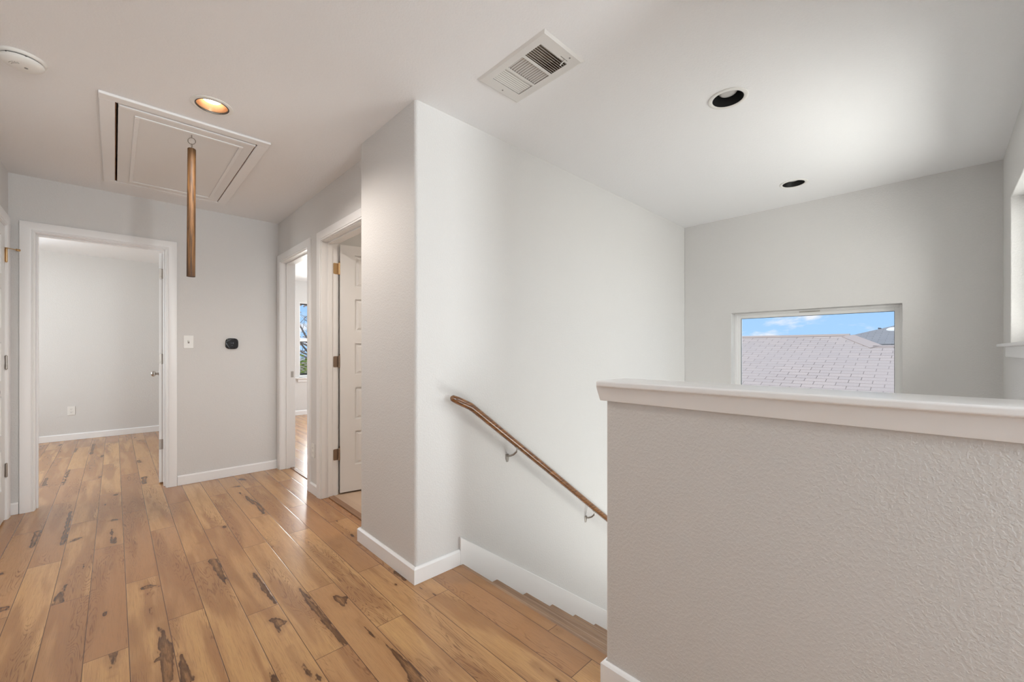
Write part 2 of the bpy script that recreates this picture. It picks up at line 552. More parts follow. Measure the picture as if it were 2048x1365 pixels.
# far stairwell wall with the picture window
W1 = (0.199, 1.385, 0.55, 1.528)   # y0,y1,z0,z1
bm = bmesh.new(); wall(bm, 'x', XE, XE + 0.14, YW - 0.14, YS, LOW, TOP, [W1])
struct('wall_stairwell_far', bm, 'wall', 'pale wall at the far end of the stairwell around the wide window', 'wall', bevel=0.004)
# window wall at the right edge
W2 = (2.25, 3.835, 1.213, 2.085)   # x0,x1,z0,z1
bm = bmesh.new(); wall(bm, 'y', YW - 0.14, YW, 1.245, XE, LOW, TOP, [W2, (1.9, 3.5, -1.8, -0.6)])
struct('wall_stairwell_side', bm, 'wall', 'pale wall at the right edge of view with a bright window recess', 'wall', bevel=0.004)
# loft behind the camera
bm = bmesh.new(); wall(bm, 'x', 1.245, 1.365, -2.6, YW - 0.14, -0.01, TOP)
struct('wall_loft_right', bm, 'wall', 'plain pale wall of the loft right of the camera position', 'wall')
bm = bmesh.new(); wall(bm, 'y', -2.72, -2.6, -0.665, 1.365, -0.01, TOP, [(0.25, 1.20, 0.85, 2.1)])
struct('wall_back', bm, 'wall', 'plain pale loft wall behind the camera position with an added window', 'wall')
# rooms beyond
bm = bmesh.new(); wall(bm, 'y', 7.90, 8.08, -2.34, XR, -0.01, TOP, [(-2.1, -1.0, .85, 2.08)])
struct('wall_bedroom_far', bm, 'wall', 'pale wall seen through the left doorway with a power outlet', 'wall')
bm = bmesh.new(); wall(bm, 'x', -2.34, -2.20, YF + WT, 7.90, -0.01, TOP, [(5.5, 6.9, 0.85, 2.08)])
struct('wall_bedroom_left', bm, 'wall', 'pale side wall of the room behind the left doorway', 'wall')
W3 = (2.42, 3.60, 0.68, 2.08)
bm = bmesh.new(); wall(bm, 'y', 8.08, 8.22, XR, 4.62, -0.01, TOP, [W3])
struct('wall_study_far', bm, 'wall', 'pale wall with the tall window seen through the middle doorway', 'wall')
bm = bmesh.new(); wall(bm, 'x', 4.62, 4.76, 1.953, 8.22, -0.01, TOP, [(5.6, 7.2, 0.8, 2.08)])
struct('wall_study_right', bm, 'wall', 'pale outer wall of the room behind the middle doorway', 'wall')
bm = bmesh.new(); wall(bm, 'y', 3.500, 3.600, 1.30, 4.62, -0.01, TOP)
struct('wall_partition', bm, 'wall', 'partition wall between the two rooms on the right of the hall', 'wall')

# half wall at the head of the stairs and centre wall between flights
HX0, HX1, HY = 1.245, 1.360, 0.816
bm = bmesh.new()
rr = 0.010
pts = [(HX0, YW)]
pts += [(HX0 + rr - rr * cos(radians(a)), HY - rr + rr * sin(radians(a))) for a in (0, 30, 60, 90)]
pts += [(HX1 - rr + rr * sin(radians(a)), HY - rr + rr * cos(radians(a))) for a in (0, 30, 60, 90)]
pts += [(HX1, YW)]
prism(bm, pts, -0.25, 1.02, lambda p, q, w: (p, q, w))
struct('wall_half', bm, 'wall', 'waist-high textured half wall filling the right foreground beside the stairs', 'half wall', smooth=30)
bm = bmesh.new()
RUN, RISE, NX = 0.251, 0.1808, 1.387
sl = RISE / RUN
prism(bm, [(1.3601, LOW), (1.3601, 0.09), (3.39, 0.09 - sl * 2.03), (3.39, LOW)], 0.705, 0.812, lambda p, q, w: (p, w, q))
struct('wall_stair_inner', bm, 'wall', 'low sloping wall on the inner side of the stair flight', 'wall')

# half wall cap and its moulding
bm = bmesh.new(); bx(bm, 1.207, 1.396, YW + 0.0005, 0.834, 1.047, 1.068)
cap = struct('trim_1', bm, 'trim', 'painted flat cap board along the top of the half wall', 'trim', bevel=0.006, seg=4)
bm = bmesh.new()
prof = [(1.2445, 0.998), (1.231, 0.998), (1.229, 1.004), (1.222, 1.038), (1.220, 1.047), (1.2445, 1.047)]
# mitred moulding: front run, end run, back run
def ring(pr):
    out = []
    for x, z in pr:
        d = HX0 - x           # projection from the face
        out.append([(HX0 - d, YW + 0.0005, z), (HX0 - d, HY + d, z), (HX1 + d, HY + d, z), (HX1 + d, YW + 0.0005, z)])
    return out
rg = ring(prof)
vv = [[bm.verts.new(p) for p in row] for row in rg]
n = len(vv)
for i in range(n):
    for k in range(3):
        bm.faces.new((vv[i][k], vv[i][k + 1], vv[(i + 1) % n][k + 1], vv[(i + 1) % n][k]))
bm.faces.new([vv[i][0] for i in range(n)]); bm.faces.new([vv[i][3] for i in range(n)][::-1])
struct('trim_2', bm, 'trim', 'painted sloping moulding under the half wall cap', 'trim', smooth=25)

# ------------------------------------------------------------------ ceiling with openings
CANS = [(0.364, 2.613), (2.219, 0.741), (3.704, 0.773)]
CR = 0.071
HA = (0.002, 0.628, 2.895, 4.245)      # attic opening x0,x1,y0,y1
VT = (1.255, 1.440, 1.130, 1.450)      # vent duct opening
bm = bmesh.new()
holes = [(c[0] - .1, c[0] + .1, c[1] - .1, c[1] + .1) for c in CANS] + [HA, VT]
X0, X1, Y0, Y1 = -2.3, 4.7, -2.7, 8.2
xs = sorted({X0, X1, *[h[0] for h in holes], *[h[1] for h in holes]})
ys = sorted({Y0, Y1, *[h[2] for h in holes], *[h[3] for h in holes]})
for i in range(len(xs) - 1):
    for j in range(len(ys) - 1):
        cx, cy = (xs[i] + xs[i + 1]) / 2, (ys[j] + ys[j + 1]) / 2
        if any(h[0] < cx < h[1] and h[2] < cy < h[3] for h in holes): continue
        q = [bm.verts.new(p) for p in ((xs[i], ys[j], H), (xs[i], ys[j + 1], H), (xs[i + 1], ys[j + 1], H), (xs[i + 1], ys[j], H))]
        bm.faces.new(q)
for c in CANS:      # round the square openings
    seg = 48
    outr = []; inn = []
    for k in range(seg):
        a = 2 * pi * k / seg
        s = 0.1 / max(abs(cos(a)), abs(sin(a)))
        outr.append(bm.verts.new((c[0] + s * cos(a), c[1] + s * sin(a), H)))
        inn.append(bm.verts.new((c[0] + CR * cos(a), c[1] + CR * sin(a), H)))
    for k in range(seg):
        bm.faces.new((outr[k], inn[k], inn[(k + 1) % seg], outr[(k + 1) % seg]))
bmesh.ops.recalc_face_normals(bm, faces=bm.faces)
for f in bm.faces:
    if f.normal.z > 0: f.normal_flip()
bx(bm, X0, X1, Y0, Y1, TOP, TOP + 0.1)      # deck above, closes the attic
struct('ceiling', bm, 'ceiling', 'pale greige textured ceiling over the hall and stairwell', 'ceiling', fix=False)

# ------------------------------------------------------------------ plank floor
PW, PX = 0.1264, -0.3385
JO = {-2: [7.28], -1: [2.848, 4.07, 5.334, 6.651], 0: [3.403, 4.669, 5.945, 7.225], 1: [2.833, 4.06, 5.324, 6.582],
      2: [2.227, 3.446, 4.715, 5.953, 7.344], 3: [2.836, 4.077, 5.334], 4: [2.326, 3.549, 4.779, 6.058],
      5: [2.851, 4.078, 5.33, 6.655], 6: [2.124, 3.332], 7: [1.641, 2.866, 4.069], 8: [2.128, 3.334],
      9: [1.657, 2.891, 4.098], 10: [2.133, 3.36], 11: [1.675, 2.89, 4.105], 12: [0.918, 2.133, 3.36], 13: [1.138]}
KN = [
(-0.180,3.044,0.004,-0.190,2.838,0.020),(-0.125,3.265,0.005,-0.128,3.186,0.005),(-0.004,2.231,0.020,-0.006,2.121,0.003),(-0.007,2.073,0.004,-0.007,2.070,0.004),(0.116,2.728,0.022,0.162,2.696,0.004),(0.116,2.652,0.008,0.118,2.639,0.005),(0.118,2.504,0.003,0.117,2.407,0.003),(0.142,2.319,0.004,0.142,2.148,0.018),(0.142,2.148,0.018,0.144,2.025,0.020),(0.144,2.025,0.020,0.137,1.894,0.018),(0.107,2.050,0.006,0.130,2.070,0.010),(0.165,2.127,0.008,0.161,2.036,0.006),(-0.032,2.595,0.003,-0.033,2.566,0.003),(-0.365,2.945,0.028,-0.345,2.931,0.004),(-0.428,3.410,0.008,-0.430,3.439,0.004),(-0.322,6.248,0.013,-0.328,5.315,0.009),(-0.336,7.168,0.018,-0.337,6.933,0.018),(-0.441,5.396,0.016,-0.447,5.694,0.008),(-0.228,4.389,0.010,-0.227,3.692,0.014),(-0.166,3.732,0.018,-0.205,3.683,0.004),(-0.359,4.055,0.018,-0.352,3.745,0.012),(0.007,4.663,0.013,0.006,4.624,0.008),(-0.054,4.454,0.006,-0.056,4.385,0.005),(-0.006,3.966,0.020,0.035,3.945,0.004),(-0.017,3.767,0.004,-0.000,3.497,0.014),(0.185,5.949,0.014,0.188,5.810,0.014),(0.199,5.114,0.020,0.187,4.864,0.014),(-0.098,6.502,0.015,-0.099,6.395,0.010),(-0.097,5.420,0.012,-0.100,5.380,0.008),(-0.187,7.369,0.012,-0.191,6.650,0.012),(-0.488,7.531,0.012,-0.487,7.643,0.012),(-0.497,5.964,0.008,-0.495,5.977,0.006),(0.747,4.215,0.022,0.781,4.201,0.012),(0.827,4.426,0.020,0.850,4.364,0.012),(0.745,4.014,0.004,0.775,3.658,0.018),(0.775,3.658,0.018,0.789,3.585,0.016),(0.789,3.585,0.016,0.772,3.377,0.010),(0.527,3.323,0.010,0.527,3.286,0.008),(0.373,3.138,0.005,0.373,3.129,0.005),(0.395,2.825,0.020,0.402,2.645,0.016),(0.402,2.645,0.016,0.413,2.448,0.005),(0.525,2.512,0.006,0.532,2.298,0.012),(0.532,2.298,0.012,0.541,2.144,0.012),(1.082,2.888,0.004,1.099,2.880,0.013),(1.091,2.613,0.009,1.090,2.570,0.006),(0.970,2.518,0.005,0.969,2.484,0.004),(0.497,2.018,0.014,0.516,1.968,0.020),(0.516,1.968,0.020,0.543,1.952,0.006),(0.504,1.966,0.015,0.500,1.900,0.004),(0.755,2.015,0.008,0.765,1.955,0.022),(0.765,1.955,0.022,0.797,1.957,0.010),(0.765,1.939,0.018,0.757,1.884,0.004),(0.656,2.194,0.006,0.657,1.996,0.014),(0.657,1.996,0.014,0.664,1.653,0.014),(0.497,1.783,0.002,0.498,1.678,0.003),(0.498,1.678,0.003,0.521,1.534,0.012),(0.184,2.032,0.006,0.187,1.846,0.018),(0.406,1.702,0.004,0.411,1.628,0.014),(0.571,1.656,0.002,0.571,1.645,0.005),(0.302,2.728,0.004,0.302,2.701,0.004),(0.761,1.764,0.002,0.762,1.644,0.003),(0.762,1.644,0.003,0.780,1.520,0.004),(0.782,1.520,0.004,0.785,1.383,0.016),(0.785,1.383,0.016,0.772,1.273,0.024),(1.018,1.896,0.004,1.017,1.890,0.005),(0.917,1.278,0.006,0.920,1.272,0.008),(1.089,1.797,0.004,1.104,1.678,0.008),(1.068,2.011,0.006,1.067,1.899,0.010),(1.335,1.126,0.003,1.338,1.106,0.008)]
for _ in range(46):      # planks outside the traced part carry similar marks
    k = random.randint(-16, 32)
    x = PX + (k + random.uniform(.25, .75)) * PW
    y = random.uniform(-2.4, 8.0)
    if -0.55 < x < 1.4 and 1.2 < y < 8: continue
    if random.random() < .5: KN.append((x, y, random.uniform(.006, .02), x + random.uniform(-.02, .02), y - random.uniform(.02, .06), .005))
    else: KN.append((x, y, .004, x, y - random.uniform(.2, .6), random.uniform(.008, .014)))

def stain_at(x, y, ks):
    d = 0.06
    for ax, ay, ar, bx_, by, br in ks:
        vx, vy = bx_ - ax, by - ay
        L2 = vx * vx + vy * vy + 1e-9
        t = max(0, min(1, ((x - ax) * vx + (y - ay) * vy) / L2))
        dd = math.hypot(x - ax - vx * t, y - ay - vy * t) - (ar + (br - ar) * t)
        if dd < d: d = dd
    return d

# guide tones for some of the planks in view: 0 = pale yellow, 1 = reddish brown
TONE = {(-1, 2.848): .55, (0, 2.18): .05, (0, 3.403): .75, (1, 2.833): .15, (1, 1.61): .55, (2, 2.227): .85, (2, 1.0): .1,
        (3, 2.836): .8, (3, 1.6): .05, (4, 2.326): .65, (4, 1.1): .1, (4, 3.549): .2, (5, 1.63): .1, (5, 2.851): .3,
        (6, 2.124): .3, (6, .9): .15, (7, 1.641): .1, (8, 2.128): .1, (8, .9): .5, (9, 1.657): .0, (9, .44): .0,
        (10, 2.133): .75, (10, .9): .25, (11, 1.675): .35, (11, .45): .15, (12, .918): .85, (13, 1.138): .7}
verts = []; faces = []; fuv = []; fsz = []; ftone = []; vst = []
def plank(xa, xb, fx, y0, y1, fine, rnd, w, clip0=None, clip1=None):
    ca = xa if clip0 is None else max(xa, clip0)
    cb = xb if clip1 is None else min(xb, clip1)
    ks = [k for k in KN if xa - .0 < (k[0] + k[3]) / 2 < xb + .0 and not (min(k[1], k[4]) > y1 + .01 or max(k[1], k[4]) < y0 - .01)]
    # a mark belongs to the plank that holds its middle
    ks = [k for k in ks if y0 <= (k[1] + k[4]) / 2 <= y1]
    nx = 7 if ks else 1
    ny = max(1, int((y1 - y0) / 0.02)) if ks else 1
    base = len(verts)
    for j in range(ny + 1):
        y = y0 + (y1 - y0) * j / ny
        for i in range(nx + 1):
            x = ca + (cb - ca) * i / nx
            verts.append((x, y, 0.0))
            vst.append(stain_at(x, y, ks) if ks else 0.06)
    for j in range(ny):
        for i in range(nx):
            a = base + j * (nx + 1) + i
            q = (a, a + 1, a + nx + 2, a + nx + 1)
            faces.append(q)
            for vi in q:
                fuv.append((verts[vi][0] - xa, verts[vi][1] - y0))
                fsz.append((w, y1 - y0))
                ftone.append((*rnd, 1))
L = 1.222
def strip(k, ya, yb, clip0=None, clip1=None):
    js = list(JO.get(k, []))
    rs = random.Random(k * 31 + 5)
    if not js: js = [(2.85 if k % 2 else 2.13) + rs.uniform(-.05, .05)]
    js.sort()
    while js[0] > ya: js.insert(0, js[0] - L)
    while js[-1] < yb: js.append(js[-1] + L)
    for y0, y1 in zip(js, js[1:]):
        r3 = [rs.random(), min(1, max(0, rs.gauss(.4, .25))), rs.random()]
        for (kk, yy), tv in TONE.items():
            if kk == k and abs(yy - y0) < .08: r3[1] = tv
        # clip the plank to the room but keep its own joints
        a, b = max(y0, ya), min(y1, yb)
        if b - a < 0.005: continue
        plank_clip(k, y0, y1, a, b, r3, clip0, clip1)
def plank_clip(k, y0, y1, a, b, r3, clip0, clip1):
    global fuv, fsz
    xa = PX + k * PW; xb = xa + PW
    n0 = len(fuv)
    plank(xa, xb, 0, a, b, True, r3, PW, clip0, clip1)
    for i in range(n0, len(fuv)):
        fuv[i] = (fuv[i][0], fuv[i][1] + (a - y0))
        fsz[i] = (PW, y1 - y0)
for k in range(-15, 13):
    lo, hi = -2.65, 8.0
    if PX + k * PW < XL - .2: lo = YF + .02
    strip(k, lo, hi)
strip(13, -2.65, 1.84, None, 1.362)
strip(13, 3.5, 8.1)
for k in range(14, 40):
    strip(k, 3.5, 8.1)
me = bpy.data.meshes.new('floor')
me.from_pydata(verts, [], faces)
u1 = me.uv_layers.new(name='plank'); u2 = me.uv_layers.new(name='size')
u1.data.foreach_set('uv', [c for p in fuv for c in p])
u2.data.foreach_set('uv', [c for p in fsz for c in p])
ca = me.attributes.new('tone', 'FLOAT_COLOR', 'CORNER')
ca.data.foreach_set('color', [c for p in ftone for c in p])
va = me.attributes.new('stain', 'FLOAT', 'POINT')
va.data.foreach_set('value', vst)
me.materials.append(M['floor'])
fo = bpy.data.objects.new('floor', me); C.objects.link(fo)
tag(fo, 'wide plank wooden floor with dark knots and streaks', 'floor', kind='structure')
bm = bmesh.new()
bx(bm, -2.3, 1.36, -2.7, 1.83, -0.25, -0.003); bx(bm, -2.3, 4.7, 1.95, 8.15, -0.25, -0.003)
struct('floor_base', bm, 'concrete', 'floor deck under the wooden planks', 'floor')
bm = bmesh.new(); bx(bm, 1.262, 4.62, 1.953, 3.5, -0.002, 0.004)
struct('floor_bathroom', bm, 'vinyl_floor', 'pale tan vinyl floor behind the right doorway', 'floor')
bm = bmesh.new(); bx(bm, 1.30, XE + .14, YW - .14, YS + .12, LOW - .1, LOW)
struct('floor_lower', bm, 'tread', 'floor of the lower storey at the bottom of the stairwell', 'floor')

# ------------------------------------------------------------------ baseboards
BH, BT = 0.084, 0.014
def baseboard(name, path, label, close0=True):
    """path: list of (x,y) points on the wall face; board stands to the left of the path"""
    bm = bmesh.new()
    prof = [(0, 0.001), (BT, 0.001), (BT, BH - .010), (BT * .55, BH - .002), (BT * .35, BH), (0, BH)]
    P = [Vector(p) for p in path]
    norms = []
    for i in range(len(P)):
        dirs = []
        if i > 0: dirs.append((P[i] - P[i - 1]).normalized())
        if i < len(P) - 1: dirs.append((P[i + 1] - P[i]).normalized())
        ns = [Vector((-d.y, d.x)) for d in dirs]
        if len(ns) == 2:
            m = (ns[0] + ns[1]).normalized(); m = m / max(.2, m.dot(ns[0]))
        else: m = ns[0]
        norms.append(m)
    rows = [[bm.verts.new((P[i].x + norms[i].x * d, P[i].y + norms[i].y * d, z)) for i in range(len(P))] for d, z in prof]
    n = len(rows)
    for a in range(n):
        b = (a + 1) % n
        for i in range(len(P) - 1):
            bm.faces.new((rows[a][i], rows[a][i + 1], rows[b][i + 1], rows[b][i]))
    bm.faces.new([r_[0] for r_ in rows]); bm.faces.new([r_[-1] for r_ in rows][::-1])
    return struct(name, bm, 'trim', label, 'baseboard')
baseboard('baseboard_far', [(XR, YF), (0.393, YF)], 'white baseboard along the far hall wall below the black thermostat')
baseboard('baseboard_far_left', [(-0.497, YF), (XL, YF)], 'short white baseboard piece left of the left doorway')
baseboard('baseboard_right', [(XR, 3.458), (XR, 3.634)], 'short white baseboard between the two right doorways')
baseboard('baseboard_jog', [(1.361, YS), (XJ, YS), (XJ, YJ), (XR, YJ)], 'white baseboard wrapping the outside corner by the stairs')
baseboard('baseboard_half', [(HX0, YW - .14), (HX0, HY), (HX1, HY)], 'white baseboard at the foot of the half wall')
baseboard('baseboard_bedroom', [(XR, 7.90), (-2.2, 7.90)], 'white baseboard on the wall seen through the left doorway')
baseboard('baseboard_study', [(4.62, 8.08), (1.30, 8.08)], 'white baseboard below the window in the middle doorway')
baseboard('baseboard_left', [(XL, 3.63), (XL, -2.6)], 'white baseboard along the left wall before the closed door')

# ------------------------------------------------------------------ staircase
st = root('staircase', (1.387, 1.32, 0), 'wooden staircase going down between the bright wall and the half wall', 'staircase')
NS = 9
def tread_mesh(x, z, x_end, y0=0.826, y1=YS - .0145, nose=0.026):
    bm = bmesh.new()
    r_ = 0.013
    pts = [(x_end, z - .026), (x_end, z)]
    pts += [(x + r_ - r_ * sin(radians(a)), z - r_ + r_ * cos(radians(a))) for a in range(0, 181, 20)]
    prism(bm, [(p[0], p[1]) for p in pts], y0, y1, lambda p, q, w: (p, w, q))
    return bm
# landing nosing: rounded edge that faces the stairs
def nosing(x_edge, z, x_back, y0, y1):
    bm = bmesh.new(); r_ = 0.013
    pts = [(x_back, z - 2 * r_), (x_back, z)]
    pts += [(x_edge - r_ + r_ * sin(radians(a)), z - r_ + r_ * cos(radians(a))) for a in range(0, 181, 20)]
    prism(bm, pts, y0, y1, lambda p, q, w: (p, w, q))
    return bm
obj('nosing', nosing(NX, 0.0, 1.362, 0.8301, YS - .0145), 'tread', st, smooth=40)
for i in range(NS):
    xf = NX + RUN * i            # edge above
    z = -RISE * (i + 1)
    xe = NX + RUN * (i + 1)
    if i == NS - 1:
        obj('landing', nosing(XE - .001, z, xf - .026, 0.826, YS - .001), 'tread', st, smooth=40)
    else:
        obj('tread', nosing(xe, z, xf - .026, 0.826, YS - .0145), 'tread', st, smooth=40)
    bm = bmesh.new(); bx(bm, xf - .026, xf - .014, 0.826, YS - .0145, z, z + RISE - .026)
    obj('riser', bm, 'tread', st)
# skirt boards
bm = bmesh.new()
def skirt(bm, y0, y1, xs, ztop, xend):
    zt = lambda x: ztop - sl * (x - xs)
    prism(bm, [(xs, -0.02), (xs, ztop), (xend, zt(xend)), (xend, zt(xend) - .42), (xs + .2, -.42)], y0, y1, lambda p, q, w: (p, w, q))
skirt(bm, YS - .014, YS - .0002, 1.3625, 0.152, 3.9)
obj('skirt_board', bm, 'trim', st, bevel=0.003, seg=3)
bm = bmesh.new()
skirt(bm, 0.8125, 0.826, 1.3605, 0.10, 3.38)
obj('skirt_board', bm, 'trim', st, bevel=0.003, seg=3)

# ------------------------------------------------------------------ handrail
YR = 1.765
hr = root('handrail', (1.95, YS, 0.45), 'dark stained round wooden handrail sloping down the stair wall', 'handrail')
bm = bmesh.new()
RP = [(1.262, YR, 0.928), (1.268, YR, .925), (1.30, YR, 0.911), (1.385, YR, 0.872), (1.405, YR, 0.859), (1.43, YR, .841), (2.00, YR, 0.419), (3.6, YR, -0.78)]
tube(bm, RP, [.010, .0165, .0205, .0205, .020, .0195, .0195, .0195], seg=24)
obj('rail', bm, 'rail_wood', hr, smooth=40)
def zr(x): return 0.841 - (x - 1.43) * 0.7495
for xb in (1.745, 2.545, 3.345):
    bm = bmesh.new()
    zc = zr(xb) - .020
    # saddle under the rail, curved arm, rosette on the wall
    bx(bm, -.022, .022, -.008, .008, -.0022, .0022, T=lambda v: (xb + v.x * .80, YR + v.y, zc + v.x * -.6 + v.z))
    tube(bm, [(xb, YR, zc), (xb - .006, YR + .002, zc - .020), (xb - .014, YR + .018, zc - .038), (xb - .020, YR + .042, zc - .050), (xb - .022, YS - .004, zc - .052)], [.0055, .0055, .006, .006, .008], seg=12)
    obj('bracket', bm, 'nickel', hr, smooth=40)
    bm = bmesh.new()
    cx, cz = xb - .022, zc - .060
    pts = [(cx - .013, cz + .018), (cx + .013, cz + .018), (cx + .011, cz - .012), (cx + .006, cz - .030), (cx - .006, cz - .030), (cx - .011, cz - .012)]
    prism(bm, pts, YS - .006, YS - .0003, lambda p, q, w: (p, w, q))
    obj('wall_plate', bm, 'nickel', hr, bevel=.0015)

# ------------------------------------------------------------------ doorways
def dmap(kind, base, flip=1):
    """(u, w, z) -> world: u along the wall, w into the room behind"""
    if kind == 'far': return lambda u, w, z: (u, base + w, z)
    if kind == 'right': return lambda u, w, z: (base + w, u, z)
    if kind == 'left': return lambda u, w, z: (base - w, u, z)

def doorway(name, T, u0, u1, thick, label, zt=2.035, back=True, stop=0.07):
    """clear opening u0..u1"""
    r0 = root(name, T((u0 + u1) / 2, thick / 2, 0), label, 'door', kind='structure')
    Tv = lambda v: T(v.x, v.y, v.z)
    jt = 0.017
    bm = bmesh.new()
    bx(bm, u0 - jt, u0, 0, thick, 0.0005, zt + jt, T=Tv)
    bx(bm, u1, u1 + jt, 0, thick, 0.0005, zt + jt, T=Tv)
    bx(bm, u0, u1, 0, thick, zt, zt + jt, T=Tv)
    for a, b in ((u0, u0 + .010), (u1 - .010, u1)):
        bx(bm, a, b, stop, stop + .032, 0.0005, zt - .010, T=Tv)
    bx(bm, u0, u1, stop, stop + .032, zt - .010, zt, T=Tv)
    obj('jamb', bm, 'trim', r0, bevel=.0015)
    cw = 0.070
    # mitred casing: profile (outward distance, height off the wall)
    prof = [(0, 0), (0, .009), (.002, .0105), (.008, .0105), (.010, .008), (.0125, .008), (.0145, .0125), (.018, .0135), (cw - .006, .0170), (cw - .0015, .0160), (cw, .0135), (cw, 0)]
    for s, on in ((-1, True), (1, back)):
        if not on: continue
        g = .005
        bm = bmesh.new()
        rows = []
        for d, e in prof:
            w = -e if s < 0 else thick + e
            a, b, zz = u0 - g - d, u1 + g + d, zt + g + d
            rows.append([bm.verts.new(T(*p)) for p in ((a, w, 0.0005), (a, w, zz), (b, w, zz), (b, w, 0.0005))])
        n = len(rows)
        for k in range(n):
            for q in range(3):
                bm.faces.new((rows[k][q], rows[k][q + 1], rows[(k + 1) % n][q + 1], rows[(k + 1) % n][q]))
        bm.faces.new([r_[0] for r_ in rows]); bm.faces.new([r_[3] for r_ in rows][::-1])
        obj('casing', bm, 'trim', r0, smooth=35)
    return r0

def leaf_bm(w, h, panels, th=0.035, stile=0.115):
    """local: x across (0 hinge), y thickness (0..th), z height"""
    bm = bmesh.new()
    bx(bm, 0, stile, 0, th, 0, h); bx(bm, w - stile, w, 0, th, 0, h)
    zs = [0] + [z for p in panels for z in p] + [h]
    for i in range(0, len(zs), 2):
        bx(bm, stile, w - stile, 0, th, zs[i], zs[i + 1])
    for a, b in panels:
        bx(bm, stile, w - stile, .010, th - .010, a, b)
        for y0, y1 in ((.010, .003), (th - .010, th - .003)):
            i0, i1 = .012, .030
            o = [bm.verts.new((x, y0, z)) for x, z in ((stile + i0, a + i0), (w - stile - i0, a + i0), (w - stile - i0, b - i0), (stile + i0, b - i0))]
            n_ = [bm.verts.new((x, y1, z)) for x, z in ((stile + i1, a + i1), (w - stile - i1, a + i1), (w - stile - i1, b - i1), (stile + i1, b - i1))]
            bm.faces.new(n_)
            for k in range(4): bm.faces.new((o[k], o[(k + 1) % 4], n_[(k + 1) % 4], n_[k]))
    return bm

PANELS = [(.216, .493), (.588, .853), (.956, 1.214), (1.314, 1.579), (1.677, 1.940)]
def hinge_bm(T, z, pin, leaf_dir_a, leaf_dir_b, h=.089, wd=.030):
    """two plates around a pin; T maps local (x,y,z)"""
    bm = bmesh.new()
    tube(bm, [T(Vector((pin[0], pin[1], z - h / 2))), T(Vector((pin[0], pin[1], z + h / 2)))], .006, seg=12)
    tube(bm, [T(Vector((pin[0], pin[1], z + h / 2))), T(Vector((pin[0], pin[1], z + h / 2 + .004)))], [.0066, .003], seg=12)
    return bm

def plate(bm, p0, du, dn, z, wd=.030, h=.089, t=.002):
    """rounded rectangular hinge plate starting at p0 along du, thickness along dn"""
    p0, du, dn = Vector(p0), Vector(du).normalized(), Vector(dn).normalized()
    rr = .008
    pts = [(0, -h / 2), (wd - rr, -h / 2), (wd - rr * .3, -h / 2 + rr * .3), (wd, -h / 2 + rr), (wd, h / 2 - rr), (wd - rr * .3, h / 2 - rr * .3), (wd - rr, h / 2), (0, h / 2)]
    prism(bm, pts, 0, t, lambda p, q, w: (p0 + du * p + dn * w + Vector((0, 0, z + q))))

def pin(bm, p, z, h=.089, r_=.0062):
    tube(bm, [(p[0], p[1], z - h / 2), (p[0], p[1], z + h / 2)], r_, seg=14)
    for s in (-1, 1):
        tube(bm, [(p[0], p[1], z + s * h / 2), (p[0], p[1], z + s * (h / 2 + .005))], [r_ * 1.05, r_ * .5], seg=14)
    for k in (-.3, -.1, .1, .3):      # knuckle grooves
        tube(bm, [(p[0], p[1], z + k * h - .0008), (p[0], p[1], z + k * h + .0008)], r_ * 1.08, seg=14)

def screws(bm, p0, du, dn, z, wd=.03):
    p0, du, dn = Vector(p0), Vector(du).normalized(), Vector(dn).normalized()
    for a, b in ((.35, .030), (.7, .0), (.35, -.030)):
        c = p0 + du * (wd * a) + Vector((0, 0, z + b))
        tube(bm, [c + dn * .0015, c + dn * .0028], [.0036, .0028], seg=10)

def knob_bm(base, dirv):
    """door knob: rosette, neck and ball along dirv"""
    bm = bmesh.new()
    d = Vector(dirv).normalized(); s, t = frame_of(d)
    prof = [(0, 0), (.032, 0), (.032, .003), (.028, .008), (.014, .010), (.0105, .014), (.0105, .026), (.014, .030), (.022, .035), (.0265, .044), (.027, .052), (.024, .060), (.016, .066), (.006, .068), (0, .068)]
    b = Vector(base)
    lathe(bm, prof, 28, T=lambda x, y, z: b + s * x + t * y + d * z)
    return bm

# --- door 1: far hall wall
T1 = dmap('far', YF)
d1 = doorway('door_1', T1, -0.418, 0.315, WT, 'white framed doorway at the end of the hall with its door swung open', stop=.055)
ang = radians(86.0)
hx, hy = 0.318, YF + WT + .012          # pin
# leaf direction when open
ld = Vector((sin(radians(4.0)), cos(radians(4.0)), 0)); ln = Vector((-ld.y, ld.x, 0))   # ln points left (-x)
o1 = Vector((0.3165, 4.762, 0.012))
TL = lambda v: o1 + ld * v.x + ln * v.y + Vector((0, 0, v.z))
bm = leaf_bm(0.73, 2.018, PANELS)
for v in bm.verts: v.co = TL(v.co)
lf = obj('door_leaf', bm, 'door', d1)
for z in (1.838, 1.087, 0.335):
    bm = bmesh.new()
    pin(bm, (0.3285, 4.757), z)
    plate(bm, o1 + ln * .034 - ld * .0015, -ln, -ld, z, wd=.030)
    screws(bm, o1 + ln * .034 - ld * .0015, -ln, -ld, z, wd=.030)
    obj('hinge', bm, 'nickel', d1, smooth=40)
kb = TL(Vector((0.665, .035, .93)))
obj('knob', knob_bm(kb, ln), 'nickel', lf, smooth=50)
kb = TL(Vector((0.665, .0, .93)))
obj('knob', knob_bm(kb, -ln), 'nickel', lf, smooth=50)
bm = bmesh.new(); bx(bm, -.0015, .0, .006, .029, .90, .96, T=lambda v: TL(Vector((.73 - v.x, v.y, v.z))))
obj('latch_plate', bm, 'nickel', lf)

